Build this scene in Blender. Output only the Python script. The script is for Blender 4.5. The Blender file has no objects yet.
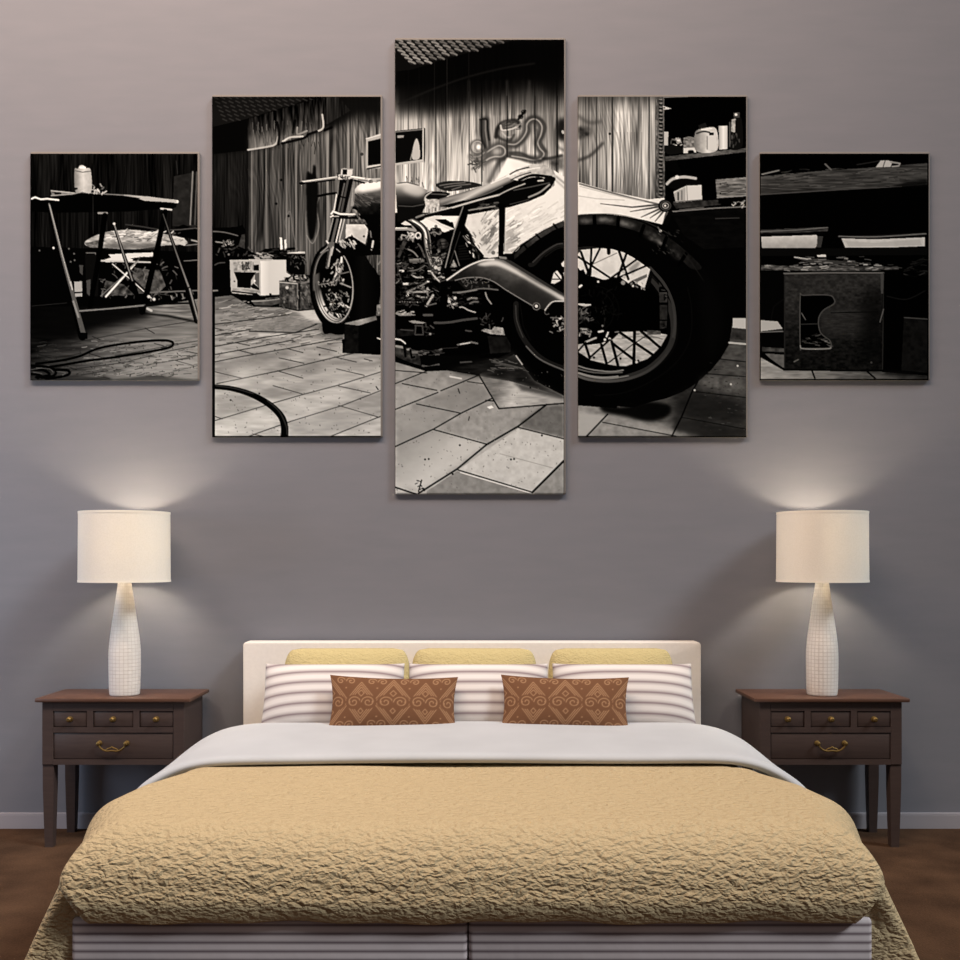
# ---------------------------------------------------------------- the printed picture on the five canvases
# A tiny raster painter: the black and white print is drawn stroke by stroke into an array of grey values.
import numpy as np
SS = 3
AX0, AY0, AX1, AY1 = 20, 30, 940, 504
AH, AW = (AY1 - AY0) * SS, (AX1 - AX0) * SS
ART = np.full((AH, AW), 0.02, np.float32)
RNG = np.random.RandomState(7)
PANELS = [(30, 153, 198, 380), (212, 96, 381, 437), (395, 39, 564.5, 494), (578, 96, 746.5, 437), (760, 153, 929, 380)]
_f = [0.0, 0.0, 1.0]
_clip = [0, 0, AW, AH]

def frame(x0, y0, k):
    _f[0], _f[1], _f[2] = x0, y0, k

def panel(i):
    x0, y0, x1, y1 = PANELS[i]
    _clip[:] = [int((x0 - 3 - AX0) * SS), int((y0 - 3 - AY0) * SS), int((x1 + 3 - AX0) * SS), int((y1 + 3 - AY0) * SS)]

def T(pts):
    a = np.asarray(pts, np.float64).reshape(-1, 2) / _f[2]
    return (a + np.array([_f[0] - AX0, _f[1] - AY0])) * SS

def box_blur(m, r):
    r = int(max(1, round(r)))
    for _ in range(2):
        for ax in (0, 1):
            p = np.pad(m, [(r + 1, r) if a == ax else (0, 0) for a in (0, 1)], mode='edge')
            c = np.cumsum(p, axis=ax, dtype=np.float64)
            if ax == 0: m = (c[2*r+1:] - c[:-2*r-1]) / (2*r+1)
            else: m = (c[:, 2*r+1:] - c[:, :-2*r-1]) / (2*r+1)
    return m.astype(np.float32)

def noise(h, w, sx, sy, seed):
    r = np.random.RandomState(seed)
    gh, gw = int(h / sy) + 3, int(w / sx) + 3
    g = r.rand(gh, gw).astype(np.float32)
    y = np.arange(h) / sy; x = np.arange(w) / sx
    yi = y.astype(int); xi = x.astype(int)
    fy = (y - yi)[:, None]; fx = (x - xi)[None]
    fy = fy*fy*(3-2*fy); fx = fx*fx*(3-2*fx)
    a = g[yi][:, xi]; b = g[yi][:, xi+1]; c = g[yi+1][:, xi]; d = g[yi+1][:, xi+1]
    return ((a*(1-fx)+b*fx)*(1-fy) + (c*(1-fx)+d*fx)*fy) - 0.5

def blend(x0, y0, m, v, a=1.0):
    h, w = m.shape
    sl = ART[y0:y0+h, x0:x0+w]
    sl += (v - sl) * (m * a)

def bbox(p, pad):
    x0 = max(_clip[0], int(np.floor(p[:, 0].min() - pad))); x1 = min(_clip[2], int(np.ceil(p[:, 0].max() + pad)) + 1)
    y0 = max(_clip[1], int(np.floor(p[:, 1].min() - pad))); y1 = min(_clip[3], int(np.ceil(p[:, 1].max() + pad)) + 1)
    return x0, y0, x1, y1

def polymask(p, x0, y0, x1, y1):
    m = np.zeros((y1-y0, x1-x0), bool)
    xs = np.arange(x0, x1) + 0.5
    q = np.roll(p, -1, axis=0)
    for j in range(y1-y0):
        yy = y0 + j + 0.5
        c = ((p[:, 1] <= yy) & (q[:, 1] > yy)) | ((q[:, 1] <= yy) & (p[:, 1] > yy))
        if not c.any(): continue
        a, b = p[c], q[c]
        xi = np.sort(a[:, 0] + (yy - a[:, 1]) * (b[:, 0]-a[:, 0]) / (b[:, 1]-a[:, 1]))
        m[j] = (np.searchsorted(xi, xs) % 2) == 1
    return m.astype(np.float32)

def grad(x0, y0, x1, y1, g):
    # g = ((ax, ay, value), (bx, by, value)[, more]) in frame coordinates: a linear ramp from a to b
    (ax, ay, av), (bx, by, bv) = g[0], g[-1]
    A, B = T([(ax, ay), (bx, by)])
    d = B - A; L2 = (d*d).sum()
    X = np.arange(x0, x1)[None] + .5; Y = np.arange(y0, y1)[:, None] + .5
    t = np.clip(((X-A[0])*d[0] + (Y-A[1])*d[1]) / L2, 0, 1)
    if len(g) == 2: return (av + (bv-av)*t).astype(np.float32)
    ts = [0.0]; vs = [av]
    for (mx, my, mv) in g[1:-1]:
        M = T([(mx, my)])[0]; ts.append(float(((M-A)*d).sum()/L2)); vs.append(mv)
    ts.append(1.0); vs.append(bv)
    return np.interp(t, ts, vs).astype(np.float32)

def P(pts, v, a=1.0, blur=0.0, n=0.0, ns=(4, 4)):
    """filled polygon; v a grey or a gradient; blur in print pixels; n noise amount"""
    p = T(pts); b = blur*SS
    x0, y0, x1, y1 = bbox(p, b*2.5+2)
    if x1 <= x0 or y1 <= y0: return
    m = polymask(p, x0, y0, x1, y1)
    if b: m = box_blur(m, b)
    val = grad(x0, y0, x1, y1, v) if isinstance(v, tuple) else v
    if n:
        h, w = m.shape
        val = val + n * (noise(h, w, ns[0]*SS, ns[1]*SS, int(abs(p[0, 0]*7+p[0, 1])) % 9999) + .5*noise(h, w, ns[0]*SS/2.2, ns[1]*SS/2.2, int(abs(p[-1, 0]*3+p[-1, 1])) % 9999))
    blend(x0, y0, m, val, a)

def curve(pts, closed=False, k=8):
    p = np.asarray(pts, float).reshape(-1, 2); n = len(p); out = []
    for i in range(n if closed else n-1):
        if closed: p0, p1, p2, p3 = p[(i-1) % n], p[i], p[(i+1) % n], p[(i+2) % n]
        else: p0, p1, p2, p3 = p[max(i-1, 0)], p[i], p[i+1], p[min(i+2, n-1)]
        for j in range(k):
            t = j/k
            out.append(.5*((2*p1)+(-p0+p2)*t+(2*p0-5*p1+4*p2-p3)*t*t+(-p0+3*p1-3*p2+p3)*t**3))
    if not closed: out.append(p[-1])
    return np.array(out)

def L(pts, w, v, a=1.0, blur=0.0, c=False):
    """stroke; w width in print pixels or (start, end); c smooths the polyline"""
    if c: pts = curve(pts)
    p = T(pts); ws = w if isinstance(w, tuple) else (w, w); vs = v if isinstance(v, tuple) else (v, v)
    n = len(p)-1; b = blur*SS
    x0, y0, x1, y1 = bbox(p, max(ws)*SS+b*2.5+2)
    if x1 <= x0 or y1 <= y0: return
    m = np.zeros((y1-y0, x1-x0), np.float32); val = np.zeros_like(m)
    for i in range(n):
        A, B = p[i], p[i+1]
        r = max(ws)*SS/2+2
        sx0 = max(x0, int(min(A[0], B[0])-r)); sx1 = min(x1, int(max(A[0], B[0])+r)+1)
        sy0 = max(y0, int(min(A[1], B[1])-r)); sy1 = min(y1, int(max(A[1], B[1])+r)+1)
        if sx1 <= sx0 or sy1 <= sy0: continue
        X = np.arange(sx0, sx1)[None]+.5; Y = np.arange(sy0, sy1)[:, None]+.5
        d = B-A; L2 = max((d*d).sum(), 1e-9)
        t = np.clip(((X-A[0])*d[0]+(Y-A[1])*d[1])/L2, 0, 1)
        dist = np.hypot(X-A[0]-t*d[0], Y-A[1]-t*d[1])
        tt = (i+t)/n
        mm = np.clip((ws[0]+(ws[1]-ws[0])*tt)*SS/2 - dist + .5, 0, 1)
        s = m[sy0-y0:sy1-y0, sx0-x0:sx1-x0]; vv = val[sy0-y0:sy1-y0, sx0-x0:sx1-x0]
        up = mm > s
        vv[up] = (vs[0]+(vs[1]-vs[0])*tt)[up]; s[up] = mm[up]
    if vs[0] == vs[1]: val = vs[0]
    if b: m = box_blur(m, b)
    blend(x0, y0, m, val, a)

def ell(cx, cy, rx, ry, rot=0.0, a0=0.0, a1=360.0, n=72):
    t = np.radians(np.linspace(a0, a1, n)); r = np.radians(rot)
    x = rx*np.cos(t); y = ry*np.sin(t)
    return np.stack([cx+x*np.cos(r)-y*np.sin(r), cy+x*np.sin(r)+y*np.cos(r)], 1)

def E(cx, cy, rx, ry, v, rot=0.0, **k): P(ell(cx, cy, rx, ry, rot), v, **k)
def D(pts, r, v, a=1.0):
    """dots of radius r print pixels"""
    for (x, y) in pts: L([(x, y), (x+.01, y)], 2*r, v, a)
def specks(x0, y0, x1, y1, n, seed, v=(.3, .8), w=(.5, 1.3), ln=(0, 5), ang=None):
    r = np.random.RandomState(seed)
    for _ in range(n):
        x, y = x0+(x1-x0)*r.rand(), y0+(y1-y0)*r.rand()
        q = ln[0]+(ln[1]-ln[0])*r.rand(); th = r.rand()*6.283 if ang is None else np.radians(ang[0]+(ang[1]-ang[0])*r.rand())
        pts = [(x, y), (x+q*.5*np.cos(th)*_f[2], y+q*.5*np.sin(th)*_f[2])]
        th += r.uniform(-.3, .3); pts.append((pts[1][0]+q*.5*np.cos(th)*_f[2], pts[1][1]+q*.5*np.sin(th)*_f[2]))
        L(pts, w[0]+(w[1]-w[0])*r.rand(), float(v[0]+(v[1]-v[0])*r.rand()), .9)

def boards(pts, v, seed, planks, dark=.06, amp=.2, warp=1.0):
    """timber boarding: vertical grain with joints at the given frame x positions (x, joint value, width)"""
    p = T(pts); x0, y0, x1, y1 = bbox(p, 2)
    m = polymask(p, x0, y0, x1, y1); h, w = m.shape
    base = grad(x0, y0, x1, y1, v) if isinstance(v, tuple) else np.full((h, w), v, np.float32)
    ph = noise(h, w, 9*SS, 80*SS, seed+5)*12*warp + noise(h, w, 26*SS, 60*SS, seed+6)*14*warp
    X = np.arange(w)[None]/SS
    rings = np.sin((X+ph)*1.5)*.55+np.sin((X*.7+ph*.8)*3.1+2)*.35
    fine = noise(h, w, .8*SS, 22*SS, seed)+.7*noise(h, w, 1.6*SS, 40*SS, seed+1)+.9*noise(h, w, 7*SS, 70*SS, seed+2)
    val = base*(1+amp*(rings*.34+fine*1.9))
    blend(x0, y0, m, np.clip(val, 0, 1))
    ymin, ymax = min(q[1] for q in pts), max(q[1] for q in pts)
    for (x, jv, jw) in planks: L([(x, ymin), (x, ymax)], jw, jv, .75)

# ------------------------------------------------------------ first canvas: trestle table
panel(0); frame(20, 140, 3.842)
P([(0, 0), (760, 0), (760, 960), (0, 960)], .025)
boards([(30, 40), (690, 40), (690, 450), (30, 450)], .062, 11, [(605, .12, .5), (280, .09, .5), (150, .02, .8), (460, .02, .8)], amp=.7)
# board leaning by the wall
P([(592, 140), (680, 122), (690, 122), (690, 335), (585, 330)], .15, n=.05)
L([(600, 80), (606, 130)], .6, .2); L([(664, 122), (654, 325)], 1.4, .5); L([(680, 122), (672, 325)], .8, .36); L([(672, 122), (664, 325)], 1, .04)
P([(690, 122), (684, 122), (678, 335), (690, 335)], .05)
# floor
frame(25, 300, 5.333)
P([(20, -60), (940, -70), (940, 430), (20, 430)], ((100, 40, .03), (330, 130, .2), (480, 260, .42), (700, 420, .56)), n=.16, ns=(22, 2.2))
P([(560, -10), (940, -45), (940, 200), (700, 200)], .42, .55, blur=6, n=.25, ns=(18, 1.6))
P([(20, -70), (500, -70), (620, 30), (690, 85), (560, 120), (420, 150), (200, 215), (20, 195)], .035, .93, blur=4)
for q in ([(30, 262), (200, 238), (400, 200), (660, 150)], [(660, 150), (940, 105)], [(40, 330), (300, 285)], [(480, 300), (760, 245), (940, 215)],
          [(230, 372), (520, 335), (780, 270), (940, 240)], [(590, 355), (800, 322), (940, 292)], [(700, 405), (940, 345)], [(300, 400), (580, 356)]):
    L(q, .8, .13, .7)
for q in ([(70, 290), (145, 312)], [(340, 285), (410, 306)], [(640, 150), (690, 178)], [(500, 332), (590, 357)], [(800, 322), (900, 350)], [(850, 272), (930, 288)],
          [(370, 400), (450, 420)], [(690, 395), (740, 410)], [(360, 195), (400, 212)], [(690, 232), (740, 245)], [(220, 352), (275, 372)]):
    L(q, .8, .08, .75)
P([(600, 330), (850, 325), (930, 360), (930, 410), (560, 410), (520, 370)], .68, .45, blur=4)
P([(820, 325), (940, 300), (940, 345), (905, 348)], .7, .35, blur=3)
P([(20, 395), (380, 410), (420, 400), (470, 425), (700, 395), (780, 412), (900, 425), (20, 430)], .2, .75, blur=1)
specks(60, 230, 930, 410, 130, 3, (.1, .25), (.4, .8), (0, 2)); specks(300, 200, 930, 410, 120, 4, (.48, .62), (.4, .8), (2, 9), (-10, -2)); specks(60, 220, 930, 410, 120, 444, (.2, .32), (.4, .8), (2, 9), (-10, -2))
P([(120, 225), (200, 205), (260, 245), (150, 255)], .16, .6, blur=2)
P([(640, 20), (880, 15), (900, 100), (650, 75)], .5, .7, blur=2, n=.4, ns=(14, 1.5))
L([(640, 72), (760, 85), (920, 118)], 2, .03, .9, blur=.5); L([(640, 68), (480, 75), (300, 100)], 2, .05, .6, blur=1)
# cable loop
L([(60, 340), (180, 325), (290, 300), (380, 262), (480, 240), (620, 222), (720, 215), (775, 220), (790, 235), (765, 255), (640, 280), (480, 305), (330, 325), (180, 350), (40, 372)], 2.4, .02, c=True)
for q in ([(40, 352), (120, 358), (165, 378), (150, 405), (90, 415)], [(40, 370), (100, 375), (130, 400), (60, 412)], [(160, 372), (225, 375), (235, 395), (180, 412), (110, 418)], [(35, 395), (80, 400), (70, 418)]):
    L(q, 2.6, .02, c=True)
for q in ([(60, 362), (130, 368), (150, 385)], [(170, 382), (215, 388), (200, 402)], [(45, 385), (90, 392)], [(30, 372), (90, 362)]): L(q, .8, .4, .8, c=True)
# chairs and clutter behind
frame(20, 140, 3.842)
P([(40, 410), (690, 430), (690, 610), (500, 640), (40, 640)], .022)
frame(110, 190, 10.105)
P([(140, 345), (400, 380), (520, 400), (520, 430), (280, 420)], .03); L([(160, 350), (330, 372), (520, 405)], 1.4, .22)
P([(600, 400), (740, 350), (900, 395), (900, 500), (640, 460)], .02); L([(610, 405), (720, 400), (860, 385), (900, 395)], 1.2, .3)
frame(20, 140, 3.842)
P(curve([(248, 395), (280, 372), (340, 352), (420, 345), (500, 352), (560, 362), (600, 370), (632, 380), (640, 400), (560, 405), (440, 420), (330, 415), (270, 412)], True), .66, n=.3, ns=(5, 2))
P([(250, 398), (320, 380), (320, 412), (262, 412)], .3, .7, n=.35, ns=(2, 1.5)); P([(320, 400), (540, 395), (520, 420), (330, 418)], .36, .7, blur=1)
specks(330, 350, 620, 400, 40, 5, (.3, .5), (.5, 1), (2, 6), (-40, 10)); specks(330, 350, 600, 390, 30, 6, (.8, .95), (.5, 1.4), (2, 7), (-30, 5))
L([(580, 385), (632, 402)], 2.5, .75); L([(590, 372), (630, 380)], 1.5, .8)
L([(660, 385), (690, 392)], 1.6, .6); L([(640, 405), (690, 400)], 1.2, .45); L([(630, 465), (690, 461)], .8, .5)
P([(340, 440), (430, 435), (510, 432), (515, 448), (440, 452), (430, 468), (330, 470), (318, 462), (350, 452)], .85); P([(425, 455), (480, 448), (505, 460), (460, 470)], .06)
L([(255, 434), (290, 434), (292, 470)], 1, .45); L([(310, 464), (500, 470)], 1.6, .75)
P([(225, 570), (240, 545), (240, 600), (208, 605), (205, 560)], .03)
P([(440, 490), (540, 505), (560, 560), (530, 590), (440, 590), (430, 530)], .3, n=.35, ns=(5, 5)); P([(470, 500), (535, 500), (560, 560), (510, 590)], .36, .7, n=.3)
P([(330, 540), (400, 555), (440, 595), (310, 600)], .27, n=.3, ns=(4, 4)); P([(250, 440), (305, 440), (300, 600), (255, 600)], .06)
specks(310, 470, 600, 600, 80, 8, (.15, .5), (.5, 1.6), (2, 7))
L([(350, 475), (440, 545), (510, 612)], 3.4, .03); L([(356, 477), (430, 540), (505, 608)], 1.3, .8); L([(440, 478), (390, 535), (330, 602)], 1.9, .92); L([(425, 490), (455, 465)], 1.4, .6); L([(400, 520), (310, 600)], .8, .5)
P([(208, 545), (238, 543), (240, 600), (212, 603)], .68); L([(208, 587), (240, 585)], 1.5, .05); P([(228, 480), (243, 482), (240, 520), (230, 510)], .28)
P([(255, 540), (272, 535), (268, 600), (258, 590)], .3); D([(130, 415), (188, 418), (208, 437), (210, 462), (195, 468), (75, 425)], .9, .4); D([(129, 415)], 1.1, .9)
L([(45, 638), (180, 626)], .7, .16); L([(500, 586), (690, 578)], 1.4, .42); specks(480, 590, 690, 612, 25, 9, (.2, .7), (.6, 1.4), (1, 4))
# table top and trestles
P([(120, 215), (235, 200), (604, 237), (600, 258), (575, 268), (540, 265), (420, 275), (150, 280), (45, 275), (45, 232)], .015)
P([(45, 218), (70, 216), (150, 226), (148, 234), (45, 231)], .03); L([(45, 226), (58, 220), (80, 228), (105, 226), (148, 231)], 1.8, .88)
P([(118, 194), (160, 196), (210, 203), (190, 210), (122, 214)], .4, n=.3, ns=(3, 1.5)); L([(120, 195), (210, 204)], 1, .7); P([(132, 200), (160, 202), (158, 210), (134, 210)], .06); L([(120, 214), (200, 208), (236, 200)], 1.2, .6)
L([(236, 201), (330, 208), (400, 212)], 1, .5); L([(400, 212), (470, 220), (604, 237)], (1.3, 3.2), (.6, .85)); P([(455, 226), (485, 216), (600, 232), (603, 241), (480, 234)], .7)
specks(285, 178, 335, 202, 14, 12, (.4, .9), (.8, 1.5), (1, 4))
P(curve([(210, 115), (222, 110), (230, 98), (245, 98), (252, 108), (272, 116), (274, 200), (240, 199), (213, 198)], True, 6), ((208, 0, .5), (245, 0, .8), (274, 0, .68)), n=.08); L([(211, 118), (240, 124), (272, 120)], 1, .42); L([(232, 106), (250, 106)], 2, .92)
P([(210, 183), (222, 183), (222, 191), (210, 192)], .08)
L([(280, 215), (282, 360)], .6, .16)
L([(302, 281), (334, 281)], 2, .6); L([(542, 264), (582, 268)], 1.8, .8)
L([(326, 290), (305, 440), (270, 640)], (5.5, 4.5), .012); L([(558, 275), (525, 430), (470, 660)], (5, 6), .012)
L([(545, 280), (600, 430), (680, 695)], (2, 5.5), .03); L([(550, 285), (603, 440), (650, 570), (684, 690)], (.9, 2.4), (.3, .62))
L([(360, 325), (405, 460), (470, 660)], (2.4, 5), .02); L([(362, 322), (395, 430), (432, 540)], 1.4, .5); D([(362, 322)], 1.3, .85)
L([(105, 245), (240, 755)], (2, 8), .02); L([(112, 245), (160, 440), (205, 600), (244, 745)], (1.6, 5), (.4, .34)); L([(114, 250), (160, 430), (195, 560)], 1.2, .62)
L([(205, 620), (225, 680)], 2, .55); L([(195, 545), (201, 575)], 1.3, .75); P([(228, 740), (260, 740), (260, 764), (230, 764)], .02)
L([(230, 657), (340, 649), (480, 635)], 1.7, .5); L([(480, 638), (560, 629), (655, 627)], 2, .05); L([(230, 663), (480, 642)], 1.2, .05); L([(490, 648), (505, 656)], 2.4, .75); D([(515, 612), (495, 602)], 1.6, .8)
L([(650, 570), (686, 695)], (3, 5), .1); L([(652, 572), (684, 690)], 1.6, .55)

# ------------------------------------------------------------ second canvas: fork and front wheel
panel(1); frame(200, 85, 5.0526)
P([(0, 0), (960, 0), (960, 960), (0, 960)], .03)
boards([(60, 100), (930, 50), (930, 960), (60, 960)], ((60, 0, .08), (235, 0, .12), (260, 0, .24), (640, 0, .34), (920, 0, .44)), 21,
       [(262, .55, 1.1), (240, .05, 1.5), (335, .5, 1.3), (350, .08, .7), (415, .1, .6), (437, .52, 1.4), (486, .56, 1.5), (500, .1, .6), (560, .1, .7), (612, .1, .6), (645, .62, 2.2), (700, .1, .8), (750, .62, 2), (758, .1, .7), (800, .1, .9), (890, .08, .9)], amp=.42)
D([(385, 600), (447, 662), (410, 480)], 1.3, .05); D([(818, 350)], 1.6, .22)
L(curve([(425, 830), (440, 760), (430, 690), (455, 640), (470, 740), (490, 830)]), 1, .5, .6); L(curve([(540, 760), (570, 800), (600, 720), (590, 620), (605, 560)]), 1.1, .6, .6)
# ceiling, beam, valance
P([(60, 40), (930, 40), (930, 150), (800, 140), (640, 230), (400, 300), (240, 330), (60, 350)], ((500, 40, .02), (560, 230, .04)), .94, blur=3)
P([(640, 60), (930, 60), (930, 200), (760, 190), (640, 215)], .07, .75, blur=6)
boards([(640, 60), (700, 60), (760, 130), (640, 200)], .12, 23, [], amp=.5)
P([(65, 50), (560, 50), (500, 88), (240, 170), (65, 212)], .085)
for i in range(16):
    for j in range(7):
        x = 70+i*34+j*9; y = 62+j*22-i*1.0
        if y < 205-(x-65)*.27: L([(x, y), (x+20, y+9)], 1.3, .2, .8)
P([(65, 50), (130, 50), (65, 120)], .03, .5, blur=4)
P([(65, 212), (240, 172), (240, 330), (65, 350)], .03)
P([(240, 172), (620, 60), (640, 60), (628, 210), (600, 238), (520, 262), (430, 285), (390, 300), (330, 318), (245, 332)], ((430, 120, .05), (445, 210, .16), (460, 290, .42)), n=.3, ns=(1.6, 16))
specks(260, 180, 610, 290, 70, 777, (.08, .5), (.4, 1.0), (4, 14), (80, 96))
for q, v in (([(243, 328), (330, 314), (380, 300), (395, 262)], .75), ([(418, 288), (455, 265), (520, 260)], .85), ([(492, 215), (494, 248), (540, 232)], .6), ([(590, 235), (622, 215), (618, 150)], .75)):
    L(q, 1.8, v, .95, c=True)
for q in ([(395, 300), (400, 250), (390, 190)], [(470, 240), (480, 180)], [(545, 250), (590, 235)], [(415, 295), (520, 270), (545, 252)], [(630, 230), (665, 215)]): L(q, 2.6, .02, .9, c=True)
P([(250, 260), (390, 225), (392, 290), (330, 310), (250, 325)], .45, .35, blur=3, n=.3, ns=(1.2, 14)); P([(430, 235), (520, 215), (525, 255), (440, 275)], .35, .35, blur=3)
# notice board on the wall
P([(838, 272), (925, 240), (925, 420), (838, 425)], .68); P([(848, 285), (925, 268), (925, 398), (848, 408)], .035); L([(840, 272), (925, 248)], 1, .85); L([(845, 415), (925, 400)], 1.1, .8); L([(845, 424), (925, 409)], 1.3, .05)
# dark streak of the hanging belt
frame(295, 160, 10.105)
P(curve([(120, 135), (170, 140), (185, 55), (210, 70), (215, 160), (235, 260), (225, 520), (210, 700), (180, 800), (140, 770), (115, 480)], True), .035, .96, blur=.7)
L([(235, 365), (330, 345), (415, 335)], 2.4, .03)
# cluttered bench on the left
frame(210, 225, 10.105)
P([(20, 30), (260, 20), (330, 0), (360, 60), (350, 240), (460, 290), (560, 240), (700, 230), (780, 260), (780, 350), (500, 350), (200, 350), (205, 700), (420, 730), (420, 800), (300, 745), (30, 735)], .022)
L([(30, 65), (150, 75), (280, 108)], 1.2, .4, c=True); L([(60, 170), (130, 180)], 1.3, .55); specks(130, 165, 230, 215, 22, 33, (.3, .8), (.6, 1.3), (1, 3)); P([(320, 100), (355, 90), (350, 240), (285, 215), (300, 170)], .28, .8, n=.2)
specks(60, 220, 400, 330, 22, 34, (.1, .35), (.6, 1.4), (1, 5)); D([(190, 298)], 1.1, .5); L([(50, 405), (90, 385), (150, 380)], 1.1, .3, c=True); L([(30, 665), (75, 662)], 1.6, .5)
specks(420, 270, 600, 345, 26, 35, (.15, .75), (.8, 1.8), (1, 5), (-30, 40)); L([(540, 330), (600, 320)], 2.4, .6); specks(600, 250, 770, 330, 12, 36, (.1, .4), (.6, 1.2), (2, 6), (-30, 10))
P([(705, 125), (728, 130), (735, 245), (712, 250)], .93); P([(750, 150), (770, 145), (777, 240), (757, 245)], .9); L([(780, 245), (850, 238)], 2.6, .03)
# floor
frame(200, 260, 5.0526)
P([(75, 188), (160, 178), (260, 235), (410, 240), (500, 255), (580, 250), (640, 330), (730, 370), (730, 460), (930, 470), (930, 890), (75, 890)],
  ((400, 190, .4), (400, 300, .56), (400, 600, .68), (400, 880, .76)), n=.16, ns=(14, 3))
specks(80, 200, 700, 430, 200, 40, (.2, .45), (.4, .9), (2, 12), (-14, -4)); specks(80, 200, 640, 430, 110, 41, (.62, .78), (.4, 1.0), (3, 13), (-14, -4))
P([(480, 255), (580, 250), (620, 320), (540, 300)], .86, .8, blur=1.5); P([(250, 360), (480, 368), (580, 325), (440, 278), (280, 320)], .52, .7, n=.1); L([(250, 360), (480, 368), (590, 325)], 1.2, .16); P([(290, 370), (480, 372), (420, 388), (300, 385)], .88, .8, blur=1)
P([(600, 320), (730, 330), (730, 395), (620, 380)], .3, .8, blur=2.5)
for q in ([(75, 325), (280, 300), (450, 276)], [(75, 382), (250, 352)], [(75, 437), (320, 392), (600, 350)], [(75, 515), (200, 490), (430, 450), (720, 395)], [(75, 478), (240, 448), (470, 405)],
          [(85, 625), (400, 560), (690, 490), (925, 440)], [(75, 812), (380, 720), (520, 680), (700, 632), (925, 562)], [(240, 893), (460, 815), (720, 735), (925, 655)], [(650, 895), (925, 785)]):
    L(q, 1.0, .12, .85)
for q in ([(390, 560), (520, 597)], [(690, 550), (830, 583)], [(700, 637), (860, 672)], [(370, 635), (520, 678)], [(700, 735), (905, 795)], [(190, 455), (270, 475)], [(400, 495), (525, 522)], [(680, 490), (790, 516)],
          [(440, 448), (520, 468)], [(75, 565), (210, 597)], [(75, 790), (112, 803)], [(270, 880), (340, 895)], [(590, 440), (690, 462)], [(830, 500), (870, 510)], [(75, 345), (120, 355)], [(180, 418), (250, 432)]):
    L(q, .9, .16, .85)
for q, v in (([(405, 560), (690, 495), (830, 500), (640, 545), (530, 590)], .5), ([(75, 520), (200, 495), (380, 520), (200, 560), (75, 560)], .44), ([(180, 500), (400, 455), (520, 465), (300, 520)], .48), ([(280, 660), (370, 636), (500, 675), (400, 710)], .5),
             ([(720, 735), (925, 665), (925, 785)], .56), ([(75, 690), (180, 690), (330, 735), (90, 800)], .58), ([(75, 570), (200, 598), (85, 622)], .46), ([(460, 650), (680, 560), (800, 580), (520, 672)], .6), ([(470, 820), (700, 740), (890, 790), (640, 890), (470, 890)], .66)):
    P(q, v, .5, blur=3)
for q in ([(100, 610), (260, 590), (380, 600), (320, 640), (140, 650)], [(420, 720), (680, 645), (800, 670), (560, 770), (440, 800)], [(90, 830), (330, 745), (400, 800), (300, 860), (90, 885)], [(100, 540), (380, 530), (200, 590)], [(730, 620), (925, 570), (925, 650), (860, 665)], [(540, 640), (690, 560), (800, 585)]):
    P(q, .86, .45, blur=5)
specks(80, 430, 920, 885, 200, 42, (.3, .5), (.4, .8), (0, 1.5)); D([(605, 478), (300, 675), (155, 708)], .9, .12); L([(890, 640), (900, 655)], 1, .1)
# cable in front
L([(60, 640), (160, 650), (260, 680), (350, 730), (410, 790), (428, 850), (425, 900)], (4.4, 8), .02, c=True)
L([(340, 710), (400, 765), (436, 840), (440, 880)], 1.6, .25, .7, c=True); L([(80, 636), (170, 648), (270, 676)], .9, .3, .7, c=True)
# white cabinet, dish, crate
frame(210, 225, 10.105)
P([(205, 680), (420, 715), (560, 740), (700, 720), (700, 760), (430, 790), (240, 720)], .025)
P([(200, 355), (500, 345), (770, 352), (770, 480), (820, 510), (760, 560), (700, 570), (700, 705), (520, 715), (225, 690), (212, 670)], .72, n=.08)
P([(510, 365), (765, 358), (770, 480), (820, 510), (700, 570), (700, 700), (515, 712)], ((510, 0, .9), (600, 0, .8), (770, 0, .82)))
P([(235, 372), (425, 365), (425, 470), (240, 470)], .62, n=.3, ns=(2, 3)); specks(320, 370, 400, 460, 22, 44, (.05, .4), (.7, 1.6), (1, 4))
P([(243, 475), (465, 480), (415, 560), (412, 640), (275, 630), (275, 560)], .03); P([(440, 405), (495, 400), (495, 462), (440, 462)], .03); P([(440, 590), (500, 640), (500, 660), (430, 640), (410, 620)], .05); P([(455, 490), (500, 480), (500, 640), (455, 590)], .35); D([(452, 565)], 1.1, .9); D([(248, 570)], .9, .35)
P([(230, 638), (500, 660), (512, 690), (430, 690), (225, 660)], .6, n=.25, ns=(4, 2)); L([(435, 450), (436, 380)], 1, .5); L([(225, 670), (440, 695)], 1.4, .04)
P([(430, 690), (470, 685), (510, 720), (600, 725), (600, 690), (620, 690), (625, 720), (690, 725), (690, 770), (430, 765)], .04)
P([(420, 770), (700, 745), (705, 800), (620, 822), (460, 820)], .32, n=.15); L([(425, 770), (560, 765), (700, 745)], 1.4, .6); L([(450, 818), (620, 822), (700, 800)], 1.6, .03); P([(560, 740), (690, 725), (690, 745), (560, 762)], .3, n=.3)
P([(770, 290), (960, 290), (960, 500), (830, 505), (770, 460)], .03); P([(770, 290), (800, 275), (960, 268), (960, 290)], .8, n=.2); specks(800, 310, 960, 420, 22, 45, (.1, .5), (.6, 1.3), (1, 3))
frame(200, 260, 5.0526)
P([(400, 112), (500, 105), (580, 105), (580, 250), (495, 255), (400, 235)], .3, n=.35, ns=(3, 3)); P([(400, 105), (560, 90), (565, 115), (405, 120)], .28, n=.4, ns=(3, 1.5)); P([(485, 120), (508, 118), (505, 252), (487, 252)], .1); L([(492, 120), (492, 252)], 1.2, .5)
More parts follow.
